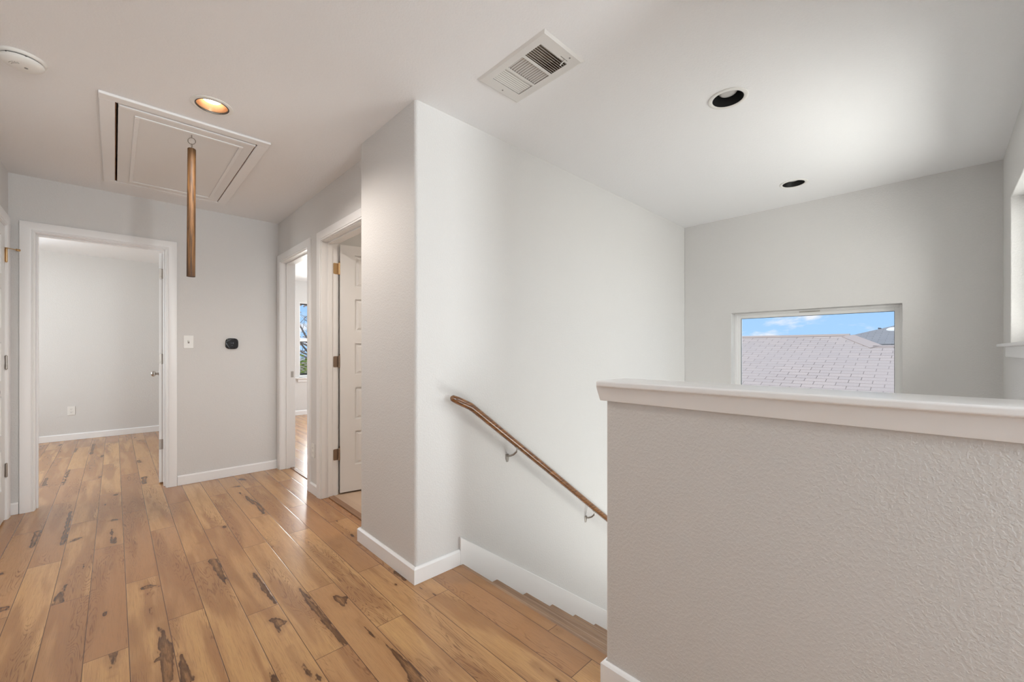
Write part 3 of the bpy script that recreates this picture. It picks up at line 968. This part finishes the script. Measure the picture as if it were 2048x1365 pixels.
# --- door 2: hall right wall, far opening (leaf swung away inside)
T2 = dmap('right', XR)
d2 = doorway('door_2', T2, 3.707, 4.498, 1.30 - XR, 'white framed doorway in the right wall showing a sunlit room', stop=.045)
bm = bmesh.new()
bx(bm, 1.268, 1.292, 4.4955, 4.4985, .905, .965)
bx(bm, 1.275, 1.286, 4.4945, 4.4957, .922, .948)
obj('strike_plate', bm, 'nickel', d2, bevel=.001)
bm = leaf_bm(0.78, 2.018, PANELS)
for v in bm.verts: v.co = Vector((1.318 + v.co.x, 3.700 - .036 + v.co.y, v.co.z + .012))
obj('door_leaf', bm, 'door', d2)

# --- door 3: hall right wall, near opening, leaf visible
d3 = doorway('door_3', T2, 2.638, 3.387, 1.30 - XR, 'white framed doorway beside the wall corner with a panelled door ajar', stop=.045)
a3 = radians(-10.5)
ld3 = Vector((cos(a3), sin(a3), 0)); ln3 = Vector((-ld3.y, ld3.x, 0))
o3 = Vector((1.317, 3.374, 0.018))
TL3 = lambda v: o3 + ld3 * v.x + ln3 * v.y + Vector((0, 0, v.z))
bm = leaf_bm(0.73, 2.015, PANELS)
for v in bm.verts: v.co = TL3(v.co)
lf3 = obj('door_leaf', bm, 'door', d3)
for z, mt in ((1.835, 'brass'), (1.083, 'bronze'), (0.332, 'bronze')):
    bm = bmesh.new()
    pin(bm, (1.3095, 3.377), z, r_=.007)
    plate(bm, (1.303, 3.3870, 0), (-1, 0, 0), (0, -1, 0), z, wd=.036)
    screws(bm, (1.303, 3.3870, 0), (-1, 0, 0), (0, -1, 0), z, wd=.036)
    plate(bm, o3 + ln3 * .001 - ld3 * .002, ln3, -ld3, z, wd=.028)
    h_ = obj('hinge', bm, mt, d3, smooth=40)
    if mt == 'brass': h_['label'] = 'golden hinge near the top of the door'
obj('knob', knob_bm(TL3(Vector((0.665, 0, .93))), -ln3), 'nickel', lf3, smooth=50)

# --- door 4: left wall, closed, flush with the hall face
T4 = dmap('left', XL)
d4 = doorway('door_4', T4, 3.717, 4.483, 0.12, 'closed white panelled door at the left edge of the view', stop=.037, back=False)
bm = leaf_bm(0.76, 2.018, PANELS)
for v in bm.verts: v.co = Vector((XL - .001 - v.co.y, 4.480 - v.co.x, v.co.z + .012))
lf4 = obj('door_leaf', bm, 'door', d4)
for z, mt in ((1.833, 'brass'), (1.091, 'nickel'), (0.345, 'nickel')):
    bm = bmesh.new()
    pin(bm, (XL + .006, 4.482), z, r_=.0065)
    plate(bm, (XL + .0002, 4.480, 0), (0, -1, 0), (1, 0, 0), z, wd=.012, t=.0012)
    h_ = obj('hinge', bm, mt, d4, smooth=40)
    if mt == 'brass':
        h_['label'] = 'brass coloured top hinge'
        bm = bmesh.new()
        zz = z + .050
        tube(bm, [(XL + .006, 4.482, zz), (XL + .006, 4.482, zz + .003)], .011, seg=14)
        tube(bm, [(XL + .006, 4.482, zz + .001), (XL + .030, 4.508, zz + .001), (XL + .046, 4.522, zz + .001)], .0028, seg=10)
        tube(bm, [(XL + .046, 4.522, zz + .001), (XL + .060, 4.534, zz + .001)], [.008, .0085], seg=14)
        obj('door_stop', bm, 'brass', d4, smooth=40)
bm = knob_bm((XL, 3.78, .93), (1, 0, 0))
obj('knob', bm, 'nickel', lf4, smooth=50)

# thresholds
bm = bmesh.new(); bx(bm, 1.262, 1.298, 3.709, 4.496, .0002, .006)
struct('trim_3', bm, 'threshold', 'brown wooden threshold strip in the middle doorway', 'threshold', bevel=.003)
bm = bmesh.new(); bx(bm, 1.226, 1.272, 2.640, 3.385, .0002, .008)
struct('trim_4', bm, 'threshold', 'brown wooden threshold strip in the near right doorway', 'threshold', bevel=.003)

# ------------------------------------------------------------------ windows
def window(name, T, u0, u1, z0, z1, label, fw=.055, sash=None, lock=False, wood_th=.07, shift=0.0, split=None):
    """T(u, w, z): w=0 at inner frame face, increasing outwards"""
    Tv = lambda v: T(v.x, v.y, v.z)
    r0 = root(name, T((u0 + u1) / 2, .03, z0), label, 'window', kind='structure')
    bm = bmesh.new()
    def fr(a0, a1, b0, b1, w, c0, c1):
        bx(bm, a0, a0 + w, c0, c1, b0, b1, T=Tv); bx(bm, a1 - w, a1, c0, c1, b0, b1, T=Tv)
        bx(bm, a0 + w, a1 - w, c0, c1, b0, b0 + w, T=Tv); bx(bm, a0 + w, a1 - w, c0, c1, b1 - w, b1, T=Tv)
    fr(u0, u1, z0, z1, fw * .42, 0, .06)
    fr(u0 + fw * .42, u1 - fw * .42, z0 + fw * .42, z1 - fw * .42, fw * .58, .014, .055)
    obj('window_frame', bm, 'vinyl', r0, bevel=.002)
    bm = bmesh.new(); g = .003
    fr(u0 + fw, u1 - fw, z0 + fw, z1 - fw, g, .026, .034)
    if split:
        pass
    obj('gasket', bm, 'gasket', r0)
    bm = bmesh.new(); bx(bm, u0 + fw, u1 - fw, .029, .031, z0 + fw, z1 - fw, T=Tv)
    obj('pane', bm, 'glass', r0)
    if split:
        bm = bmesh.new(); bx(bm, u0 + fw, u1 - fw, .008, .048, split - .03, split + .03, T=Tv)
        obj('meeting_rail', bm, 'vinyl', r0, bevel=.002)
        bm = bmesh.new(); bx(bm, u0 + fw, u1 - fw, .020, .036, split - .045, split - .03, T=Tv); bx(bm, u0 + fw, u1 - fw, .020, .036, z0 + fw, z0 + fw + .03, T=Tv)
        bx(bm, u0 + fw, u1 - fw, .020, .036, z1 - fw - .02, z1 - fw, T=Tv)
        obj('sash_edge', bm, 'gasket', r0)
    return r0
w1 = window('window_1', lambda u, w, z: (XE + .095 + w, u, z), W1[0], W1[1], W1[2], W1[3], 'wide white window above the half wall looking over a shingled roof', fw=.048)
bm = bmesh.new(); bx(bm, XE + .090, XE + .0955, .714, .862, 1.507, 1.516)
obj('latch', bm, plain('latch_beige', (0.48, .45, .41), .5), w1, bevel=.001)
w2 = window('window_2', lambda u, w, z: (u, YW - .095 - w, z), W2[0], W2[1], W2[2], W2[3], 'bright window recess cut off by the right edge of the view', fw=.05)
bm = bmesh.new()
bx(bm, W2[0] - .09, W2[1] + .085, YW - .094, YW + .050, 1.196, 1.2125)
obj('window_sill', bm, 'trim', w2, bevel=.004, seg=3)
bm = bmesh.new()
bx(bm, W2[0] - .03, W2[1] + .03, YW + .0003, YW + .018, 1.135, 1.196)
obj('apron', bm, 'trim', w2, bevel=.004, seg=3)
w3 = window('window_3', lambda u, w, z: (u, 8.08 + .09 + w, z), W3[0], W3[1], W3[2], W3[3], 'tall white sash window glimpsed through the middle doorway', fw=.04, split=1.37)
bm = bmesh.new(); bx(bm, W3[0] - .07, W3[1] + .07, 8.03, 8.17, .660, .680)
obj('window_sill', bm, 'trim', w3, bevel=.003)
bm = bmesh.new(); bx(bm, W3[0] - .03, W3[1] + .03, 8.064, 8.0797, .600, .660)
obj('apron', bm, 'trim', w3, bevel=.003)
w4 = window('added_window_4', lambda u, w, z: (-2.20 - .085 - w * .8, u, z), 5.5, 6.9, .85, 2.08, 'added unseen window on the outer wall of the room at the hall end', fw=.05)  # unseen opening, added together with the bedroom side fill light
w5 = window('added_window_5', lambda u, w, z: (4.62 + .085 + w * .8, u, z), 5.6, 7.2, .80, 2.08, 'added unseen window on the outer wall of the sunlit room', fw=.05)  # unseen opening, added to bring more light into the study
w6 = window('added_window_6', lambda u, w, z: (u, -2.60 - .065 - w * .8, z), 0.25, 1.20, .85, 2.1, 'added unseen window in the loft wall behind the camera', fw=.05)  # added out of view for the front fill light

w7 = window('added_window_7', lambda u, w, z: (u, YW - .065 - w * .8, z), 1.9, 3.5, -1.8, -.6, 'added window low in the stairwell hidden behind the half wall', fw=.05)  # added out of view to light the lower stairwell

w8 = window('window_8', lambda u, w, z: (u, 7.90 + .10 + w, z), -2.1, -1.0, .85, 2.08, 'window in the far wall of the room behind the left doorway, hidden by its frame', fw=.05)

# ------------------------------------------------------------------ attic hatch
ah = root('attic_hatch', (0.315, 3.57, H), 'white framed rectangular attic hatch in the hallway ceiling', 'attic hatch')
x0, x1, y0, y1 = HA
def rectframe(bm, x0, x1, y0, y1, w, z0, z1):
    bx(bm, x0, x1, y0, y0 + w, z0, z1); bx(bm, x0, x1, y1 - w, y1, z0, z1)
    bx(bm, x0, x0 + w, y0 + w, y1 - w, z0, z1); bx(bm, x1 - w, x1, y0 + w, y1 - w, z0, z1)
bm = bmesh.new()
rectframe(bm, x0 - .060, x1 + .060, y0 - .066, y1 + .060, .060, H - .014, H - .0003)
obj('frame', bm, 'trim', ah, bevel=.004, seg=3)
bm = bmesh.new()
for a in ((x0, x0 + .004, y0, y1), (x1 - .003, x1, y0, y1), (x0, x1, y0, y0 + .003), (x0, x1, y1 - .003, y1)):
    bx(bm, *a, H - .004, TOP - .002)
obj('opening_liner', bm, 'hatch_wood', ah)
bm = bmesh.new(); bx(bm, x0 + .0115, x1 - .006, y0 + .006, y1 - .006, H - .012, H + .008)
pn = obj('hatch_panel', bm, 'door', ah, bevel=.002)
bm = bmesh.new()
rectframe(bm, x0 + .075, x1 - .055, y0 + .085, y1 - .075, .020, H - .018, H - .012)
bx(bm, x0 + .014, x1 - .006, y0 + .006, y0 + .030, H - .018, H - .012)
obj('panel_moulding', bm, 'trim', pn, bevel=.005, seg=3)
# pull ring (screw eye) on the panel
bm = bmesh.new()
RX, RY = 0.324, 3.026
ang_v = Vector((cos(radians(43.9)), -sin(radians(43.9)), 0)) 
circ = [Vector((RX, RY, H - .046)) + (Vector((.92, -.39, 0)) * cos(2 * pi * k / 28) + Vector((0, 0, 1)) * sin(2 * pi * k / 28)) * .0185 for k in range(29)]
tube(bm, circ, .0022, seg=8, caps=False)
tube(bm, [(RX, RY, H - .0275), (RX, RY, H - .010)], .0024, seg=8)
obj('pull_ring', bm, 'nickel', ah, smooth=50)
# hanging pull pole
pp = root('pull_pole', (RX, RY, 1.60), 'wooden pole with a brown finish hanging from the attic hatch ring', 'pull pole')
bm = bmesh.new()
zt_, zb_ = 2.346, 1.603
n_ = 12
pts = []; rs = []
for k in range(n_ + 1):
    f = k / n_
    pts.append((RX + .004 * f * -1, RY, zt_ + (zb_ - zt_) * f)); rs.append(.0198 + .0008 * f)
tube(bm, [(RX, RY, zt_ + .003)] + pts, [.0175] + rs, seg=20)
obj('pole', bm, 'pole_wood', pp, bevel=0, smooth=35)
bm = bmesh.new()
hook = [Vector((RX, RY, zt_ - .01)), Vector((RX, RY, zt_ + .014))]
tube(bm, hook, .0022, seg=8)
cc = Vector((RX, RY, zt_ + .0225))
tube(bm, [cc + (Vector((.39, .92, 0)) * cos(a) + Vector((0, 0, 1)) * sin(a)) * .0085 for a in [radians(-90 + 340 * k / 16) for k in range(17)]], .0019, seg=8)
obj('hook', bm, 'nickel', pp, smooth=50)

# ------------------------------------------------------------------ recessed lights
def can(i, x, y, lit, label):
    r0 = root('recessed_light', (x, y, H), label, 'ceiling light', group='recessed ceiling lights')
    Tm = lambda a, b, c: (x + a, y + b, H + c)
    bm = bmesh.new()
    lathe(bm, [(.0905, -.0002), (.0905, -.003), (.086, -.0055), (.074, -.0055), (.0705, -.003), (.0695, .004), (.073, .004), (.073, -.0002)], 64, T=Tm, close=True)
    obj('trim_ring', bm, 'plastic', r0, smooth=40)
    bm = bmesh.new()
    prof = [(.0698, -.003)]
    steps = 7
    for k in range(steps):
        z = .002 + k * .011
        rr_ = .0690 - k * .0022
        prof += [(rr_, z), (rr_ - .0012, z + .004)]
    prof += [(.052, .082), (.052, .100)]
    if lit: prof = [(.0698, .001)] + prof[1:]
    outer = [(p[0] + .0012, p[1] + .0005) for p in prof[::-1]]
    lathe(bm, prof + outer, 64, T=Tm, close=True)
    obj('baffle', bm, 'baffle_lit' if lit else 'black_matte', r0, smooth=30)
    if lit:
        bm = bmesh.new()
        lathe(bm, [(.0704, -.0064), (.0722, -.0048), (.0700, .002), (.0672, .002), (.0680, -.0050)], 64, T=Tm, close=True)
        obj('inner_rim', bm, 'black_matte', r0, smooth=40)
    bm = bmesh.new()
    # reflector flood bulb: glass face, flare and neck
    lathe(bm, [(0, .020), (.014, .0205), (.028, .0225), (.037, .026), (.042, .031), (.0445, .038), (.044, .046), (.036, .068), (.026, .095), (.016, .120), (.0, .123)], 48, T=Tm)
    obj('bulb', bm, 'bulb_on' if lit else 'bulb_off', r0, smooth=50)
    if lit:
        d = bpy.data.lights.new('recessed_lamp', 'SPOT')
        d.energy = 41.0; d.color = (1.0, .92, .84); d.shadow_soft_size = .035
        d.spot_size = radians(158); d.spot_blend = 0.6
        o = bpy.data.objects.new('recessed_lamp', d); C.objects.link(o)
        o.parent = r0; o.location = (0, 0, -.008)
    return r0
can(0, *CANS[0], True, 'glowing warm recessed ceiling light beside the attic hatch')
can(1, *CANS[1], False, 'unlit black recessed ceiling light between the air vent and the farther one')
can(2, *CANS[2], False, 'farthest unlit black recessed ceiling light over the stairwell')

# ------------------------------------------------------------------ air vent
av = root('air_vent', (1.348, 1.29, H), 'white metal ceiling air vent with three louvred sections', 'air vent')
vx0, vx1, vy0, vy1 = 1.228, 1.470, 1.090, 1.490
ox0, ox1, oy0, oy1 = 1.262, 1.434, 1.140, 1.448
bm = bmesh.new()
zf = H - .0065
secs = [(1.140, 1.232), (1.245, 1.335), (1.348, 1.440)]
# face plate made of strips round the three sections
def facebox(a, b, c, d): bx(bm, a, b, c, d, zf, zf + .002)
facebox(vx0, ox0, vy0, vy1); facebox(ox1, vx1, vy0, vy1)
facebox(ox0, ox1, vy0, secs[0][0]); facebox(ox0, ox1, secs[0][1], secs[1][0]); facebox(ox0, ox1, secs[1][1], secs[2][0]); facebox(ox0, ox1, secs[2][1], vy1)
obj('face_plate', bm, 'grille', av)
bm = bmesh.new()      # sloping rim down to the ceiling
o_ = [(vx0, vy0), (vx1, vy0), (vx1, vy1), (vx0, vy1)]
lo = [bm.verts.new((a, b, zf + .0005)) for a, b in o_]
e_ = .011
hi = [bm.verts.new((a + (e_ if a > 1.3 else -e_), b + (e_ if b > 1.2 else -e_), H - .0003)) for a, b in o_]
for k in range(4): bm.faces.new((lo[k], lo[(k + 1) % 4], hi[(k + 1) % 4], hi[k]))
obj('rim', bm, 'grille', av)
def blades(sec, along, tilt, n_, mat='grille', wd_=.0046):
    bm = bmesh.new()
    a, b = sec
    for k in range(n_):
        f = (k + .5) / n_
        w = wd_
        if along == 'x':     # blades run along x, stacked in y
            yc = a + (b - a) * f
            T = lambda v: (v.x, yc + v.y * cos(tilt) - v.z * sin(tilt), zf + .004 + v.y * sin(tilt) + v.z * cos(tilt))
            bx(bm, ox0, ox1, -w, w, -.0004, .0004, T=T)
        else:
            xc = ox0 + (ox1 - ox0) * f
            T = lambda v: (xc + v.x * cos(tilt) - v.z * sin(tilt), v.y, zf + .004 + v.x * sin(tilt) + v.z * cos(tilt))
            bx(bm, -w, w, a, b, -.0004, .0004, T=T)
    return obj('louvre_bank', bm, mat, av)
blades(secs[0], 'x', radians(48), 8)
blades(secs[1], 'y', radians(-38), 13, wd_=.0038)
blades(secs[2], 'x', radians(-12), 8, wd_=.0043)
bm = bmesh.new()
bx(bm, VT[0], VT[1], VT[2], VT[3], H + .05, H + .052)
bx(bm, VT[0], VT[0] + .002, VT[2], VT[3], H - .004, H + .05); bx(bm, VT[1] - .002, VT[1], VT[2], VT[3], H - .004, H + .05)
bx(bm, VT[0], VT[1], VT[2], VT[2] + .002, H - .004, H + .05); bx(bm, VT[0], VT[1], VT[3] - .002, VT[3], H - .004, H + .05)
obj('duct', bm, 'duct', av)
bm = bmesh.new()      # damper lever with its slot
tube(bm, [(1.405, 1.128, zf - .001), (1.405, 1.150, zf - .007), (1.409, 1.158, zf - .008)], .0028, seg=8)
obj('damper_lever', bm, 'grille', av)
bm = bmesh.new(); bx(bm, 1.375, 1.420, 1.126, 1.129, zf - .0004, zf + .001)
obj('lever_slot', bm, 'slot', av)
for p_ in ((1.412, 1.108), (1.352, 1.470)):
    bm = bmesh.new(); tube(bm, [(*p_, zf - .001), (*p_, zf + .001)], .004, seg=12)
    obj('screw', bm, 'slot', av)

# ------------------------------------------------------------------ smoke detector
sx_, sy_ = -0.288, 2.757
sdt = root('smoke_detector', (sx_, sy_, H), 'round white smoke detector on the ceiling in the top left corner', 'smoke detector')
Tm = lambda a, b, c: (sx_ + a, sy_ + b, H - c)
bm = bmesh.new(); lathe(bm, [(0, .0003), (.074, .0003), (.0735, .005), (.071, .010), (.066, .0125), (.0, .0125)], 56, T=Tm)
obj('mounting_base', bm, 'plastic', sdt, smooth=40)
bm = bmesh.new(); lathe(bm, [(0, .0125), (.0625, .0125), (.0625, .0175), (0, .0175)], 56, T=Tm)
obj('dark_gap', bm, 'black_matte', sdt, smooth=40)
bm = bmesh.new(); lathe(bm, [(0, .0165), (.0655, .0165), (.0665, .019), (.0655, .026), (.060, .032), (.050, .0375), (.034, .041), (.0, .042)], 56, T=Tm)
cv = obj('cover', bm, 'plastic', sdt, smooth=50)
bm = bmesh.new()
for k in range(5):      # sound slots
    a = radians(200 + k * 14)
    for rr_ in (.030, .037):
        c = Vector((sx_ + rr_ * cos(a), sy_ + rr_ * sin(a), H - .0412 + (.0012 if rr_ > .033 else 0)))
        t_ = Vector((-sin(a), cos(a), 0))
        tube(bm, [c - t_ * .003, c + t_ * .003], .0012, seg=6)
lathe(bm, [(0, .0424), (.006, .0424), (.006, .0405), (0, .0405)], 20, T=lambda a, b, c: (sx_ + .012 + a, sy_ - .005 + b, H - c))
obj('slots', bm, 'slot', cv)
for k, a in enumerate((-75, 30, 165, 235)):
    bm = bmesh.new()
    a = radians(a); c = Vector((sx_ + .0665 * cos(a), sy_ + .0665 * sin(a), H - .0185))
    lathe(bm, [(0, 0), (.0022, 0), (.0022, .003), (0, .003)], 10, T=lambda x, y, z: c + Vector((x, y, z)))
    obj('notch', bm, 'black_matte', cv)

# ------------------------------------------------------------------ switch, thermostat, outlets
sw = root('light_switch', (0.469, YF, 1.249), 'white wall light switch between the left doorway and the black thermostat', 'light switch')
bm = bmesh.new(); bx(bm, .4345, .5045, YF - .0055, YF - .0003, 1.192, 1.306)
obj('cover_plate', bm, 'plastic', sw, bevel=.003, seg=3)
bm = bmesh.new(); bx(bm, .4635, .4755, YF - .0065, YF - .0052, 1.236, 1.262)
obj('toggle_slot', bm, 'slot', sw)
bm = bmesh.new(); prism(bm, [(1.246, -.0065), (1.254, -.0065), (1.262, -.016), (1.256, -.017)], .4655, .4735, lambda p, q, w: (w, YF + q, p))
obj('toggle', bm, 'plastic', sw, bevel=.001)
th = root('thermostat', (0.787, YF, 1.237), 'black rounded square thermostat on the far hall wall', 'thermostat')
def squircle(a, n=64, p=3.4):
    out = []
    for k in range(n):
        t = 2 * pi * k / n
        out.append((a * abs(cos(t)) ** (2 / p) * (1 if cos(t) >= 0 else -1), a * abs(sin(t)) ** (2 / p) * (1 if sin(t) >= 0 else -1)))
    return out
def loft(bm, levels, T):
    rows = []
    for a, d in levels:
        rows.append([bm.verts.new(T(x, z, d)) for x, z in squircle(a)])
    for A_, B_ in zip(rows, rows[1:]):
        for k in range(len(A_)):
            bm.faces.new((A_[k], A_[(k + 1) % len(A_)], B_[(k + 1) % len(A_)], B_[k]))
    bm.faces.new(rows[0][::-1]); bm.faces.new(rows[-1])
TT = lambda x, z, d: (.787 + x, YF - d, 1.237 + z)
bm = bmesh.new(); loft(bm, [(.0525, .0003), (.0525, .006)], TT)
obj('back_plate', bm, 'plastic', th, smooth=40)
bm = bmesh.new(); loft(bm, [(.048, .006), (.0505, .010), (.0510, .018), (.0495, .023), (.046, .0255)], TT)
bd = obj('body', bm, 'black_gloss', th, smooth=35)
bm = bmesh.new()
for dx, dz in ((-.011, .004), (.004, .004)):      # two small digits on the display
    for a in ((0, .009, 0, .0015), (0, .009, .0065, .008), (0, .009, -.0065, -.005), (0.0075, .009, -.006, .008)):
        bx(bm, .787 + dx + a[0], .787 + dx + a[1], YF - .0259, YF - .0254, 1.237 + dz + a[2], 1.237 + dz + a[3])
bx(bm, .781, .793, YF - .0259, YF - .0254, 1.219, 1.2205)
obj('display', bm, 'screen_grey', bd)

def outlet(r0, T):
    bm = bmesh.new(); bx(bm, -.035, .035, .0003, .0055, -.057, .057, T=lambda v: T(v.x, v.y, v.z))
    obj('cover_plate', bm, 'plastic', r0, bevel=.003, seg=3)
    for s in (-1, 1):
        bm = bmesh.new()
        bx(bm, -.0165, .0165, .0054, .0075, s * .0195 - .0140, s * .0195 + .0140, T=lambda v: T(v.x, v.y, v.z))
        f_ = obj('socket', bm, 'plastic', r0, bevel=.004, seg=3)
        bm = bmesh.new()
        for a, b, c, d in ((-.0075, -.0055, -.002, .006), (.0055, .0075, -.002, .007), (-.002, .002, -.0095, -.006)):
            bx(bm, a, b, .0074, .0078, s * .0195 + c, s * .0195 + d, T=lambda v: T(v.x, v.y, v.z))
        obj('slots', bm, 'black_matte', f_)
o_a = root('wall_outlet', (-.408, 7.90, .385), 'white power outlet low on the wall seen through the left doorway', 'outlet')
outlet(o_a, lambda x, d, z: (-.408 + x, 7.90 - d, .385 + z))
o_b = root('wall_outlet', (XR, 3.575, .352), 'white outlet plate on the narrow wall between the two right doorways', 'outlet')
outlet(o_b, lambda x, d, z: (XR - d, 3.575 + x, .352 + z))

# ------------------------------------------------------------------ outdoors
bm = bmesh.new(); bx(bm, -40, 70, -40, 60, -3.2, -3.05)
struct('ground', bm, 'concrete', 'ground outside the house', 'ground')

def roof_face(name, pts, mat, parent, udir, vdir, th=.12):
    """pts: coplanar polygon; slab with UVs in metres along udir / vdir"""
    pts = [Vector(p) for p in pts]
    nrm = (pts[1] - pts[0]).cross(pts[2] - pts[0]).normalized()
    if nrm.z < 0: nrm = -nrm
    bm = bmesh.new()
    uvl = bm.loops.layers.uv.new('roof')
    top = [bm.verts.new(p) for p in pts]; bot = [bm.verts.new(p - nrm * th) for p in pts]
    bm.faces.new(top); bm.faces.new(bot[::-1])
    n = len(pts)
    for k in range(n): bm.faces.new((top[k], bot[k], bot[(k + 1) % n], top[(k + 1) % n]))
    ud = Vector(udir).normalized(); vd = Vector(vdir).normalized()
    for f in bm.faces:
        for l in f.loops:
            l[uvl].uv = (l.vert.co.dot(ud), l.vert.co.dot(vd))
    return obj(name, bm, mat, parent)

nh = root('neighbour_house', (11.2, 3.0, -3.05), 'house next door with a pinkish grey shingled hip roof filling the window', 'house')
s1 = 0.33
zp = lambda x: 1.492 - s1 * (11.2 - x)
ve = Vector((1, 0, s1))
# main slope: ridge, hip edge, lower ridge
roof_face('roof_slope', [(6.6, 9.5, zp(6.6)), (11.2, 9.5, zp(11.2)), (11.2, 1.33, zp(11.2)), (10.49, .836, zp(10.49)), (10.49, -6, zp(10.49)), (6.6, -6, zp(6.6))], 'shingle_pink', nh, (0, 1, 0), ve)
roof_face('rear_slope', [(11.2, 9.5, 1.49), (14.6, 9.5, .4), (14.6, 1.33, .4), (11.2, 1.33, 1.49)], 'shingle_grey', nh, (0, 1, 0), (1, 0, -s1))
bm = bmesh.new()
tube(bm, [(11.2, 9.5, 1.485), (11.2, 1.33, 1.485)], .05, seg=6)
obj('ridge_cap', bm, 'ridge_cap', nh)
bm = bmesh.new()
def strip_q(bm, a, b, w, up=.012):
    a, b = Vector(a), Vector(b); d = (b - a).normalized(); s = Vector((1, 0, s1)).cross(Vector((0, 1, 0))).normalized()
    if s.z < 0: s = -s
    t = d.cross(s).normalized() * w / 2
    v = [bm.verts.new(p + s * k) for k in (0, up) for p in (a - t, b - t, b + t, a + t)]
    bm.faces.new(v[:4][::-1]); bm.faces.new(v[4:])
    for k in range(4): bm.faces.new((v[k], v[(k + 1) % 4], v[4 + (k + 1) % 4], v[4 + k]))
strip_q(bm, (11.16, 1.36, zp(11.16)), (10.42, .84, zp(10.42)), .22)
obj('hip_cap', bm, 'ridge_cap', nh)
bm = bmesh.new(); strip_q(bm, (10.46, .9, zp(10.46)), (10.46, -6, zp(10.46)), .09)
obj('ridge_cap', bm, 'ridge_cap', nh)
bm = bmesh.new()
bx(bm, 6.95, 14.3, -5.7, 9.2, -3.04, -.05)
obj('house_walls', bm, 'stucco', nh)
fh = root('far_house', (17.5, 0, -3.05), 'grey shingled roof rising at the right behind the nearer roof', 'house')
# slope facing us, its hip edge rising to the right
roof_face('roof_slope', [(14.9, 2.66, 1.352), (21, -1.53, 2.84), (21, -9, 2.84), (14.9, -9, 1.352)], 'shingle_grey', fh, (0, 1, 0), (1, 0, .244))
roof_face('roof_slope', [(14.9, 2.66, 1.352), (21, -1.53, 2.84), (27, 2.66, 1.352)], 'shingle_grey', fh, (1, 0, 0), (0, -1, .35))
bm = bmesh.new(); bx(bm, 15.3, 26.5, -8.8, 2.2, -3.04, 1.2)
obj('house_walls', bm, 'stucco', fh)

# roof vent pipe and skylight
def blob_tree(name, loc, crown, mat, label, group=None, n=900, leafs=.06, trunk=True, seed=1, branches=8, rustic=False, leafmat=None):
    rs = random.Random(seed)
    r0 = root(name, loc, label, 'tree', group=group)
    L0 = Vector(loc)
    bm = bmesh.new()
    top = crown[2] - loc[2]
    c = Vector(crown[:3]); R = Vector(crown[3:6])
    tube(bm, [L0, L0 + Vector((.05, .03, (c.z - L0.z) * .5)), Vector((c.x, c.y, c.z - R.z * .3))], [.12, .09, .06], seg=8)
    for k in range(branches):
        a = rs.uniform(0, 2 * pi); e = rs.uniform(.15, 1.2)
        st_ = Vector((c.x, c.y, c.z - R.z * rs.uniform(.3, .8)))
        d = Vector((cos(a) * cos(e) * R.x, sin(a) * cos(e) * R.y, sin(e) * R.z * 1.1))
        m_ = st_ + d * .5 + Vector((rs.uniform(-.1, .1), rs.uniform(-.1, .1), rs.uniform(0, .15)))
        tube(bm, [st_, m_, st_ + d], [.035, .022, .006], seg=6)
        for q in range(5):
            f = rs.uniform(.3, 1); b0 = st_ + d * f
            tube(bm, [b0, b0 + Vector((rs.uniform(-.35, .35) * R.x, rs.uniform(-.35, .35) * R.y, rs.uniform(.05, .4) * R.z))], [.010, .003], seg=5)
    obj('trunk', bm, 'bark', r0, smooth=60)
    bm = bmesh.new()
    for k in range(n):
        while True:
            p = Vector((rs.uniform(-1, 1), rs.uniform(-1, 1), rs.uniform(-1, 1)))
            if p.length < 1: break
        p = Vector((p.x * R.x, p.y * R.y, p.z * R.z)) + c
        if mnoise.noise(p * 1.6) < -.12: continue
        a = Vector((rs.gauss(0, 1), rs.gauss(0, 1), rs.gauss(0, 1))).normalized()
        s, t = frame_of(a)
        w = leafs * rs.uniform(.6, 1.3)
        v = [bm.verts.new(p + s * w), bm.verts.new(p + t * w * .45), bm.verts.new(p - s * w), bm.verts.new(p - t * w * .45)]
        bm.faces.new(v)
    obj('foliage', bm, leafmat or mat, r0, fix=False)
    return r0
blob_tree('leafy_tree', (18.0, 11.0, -3.05), (18.0, 11.0, 1.05, 2.0, 2.2, 1.5), 'leaf_dull', 'leafy treetop showing above the left end of the shingled roof ridge', n=2600, leafs=.05, seed=3)
blob_tree('leafy_tree', (19.0, 7.4, -3.05), (19.0, 7.4, 1.15, .6, .6, .75), 'leaf_dull', 'tiny treetop just peeping over the middle of the roof ridge', n=600, leafs=.045, seed=5)
blob_tree('bare_tree', (4.62, 14.2, -3.05), (4.62, 14.2, 2.0, 1.3, 1.3, 1.5), 'leaf_rust', 'nearly bare tree with rusty buds outside the middle doorway window', n=420, leafs=.05, seed=8, branches=22, leafmat='leaf_rust')
blob_tree('green_shrub', (3.95, 12.2, -3.05), (3.95, 12.2, -.6, 1.5, .9, 1.75), 'leaf', 'dense yellow green shrub low outside the middle doorway window', n=5200, leafs=.055, seed=11)
bm = bmesh.new()
b0 = Vector((16.9, 1.243, 1.748)); 
tube(bm, [b0 + Vector((0, 0, -.25)), b0 + Vector((0, 0, .06)), b0 + Vector((0, .03, .10)), b0 + Vector((0, .09, .11))], .022, seg=8)
obj('vent_pipe', bm, 'pipe', fh)
b1 = Vector((16.75, 0.943, 1.823))
bm = bmesh.new()
lathe(bm, [(0, .05), (.10, .045), (.15, .025), (.19, .0), (.20, -.02), (.20, -.10), (0, -.10)], 24, T=lambda a, b, c: b1 + Vector((a, b, c)))
obj('skylight', bm, 'skylight', fh, smooth=50)
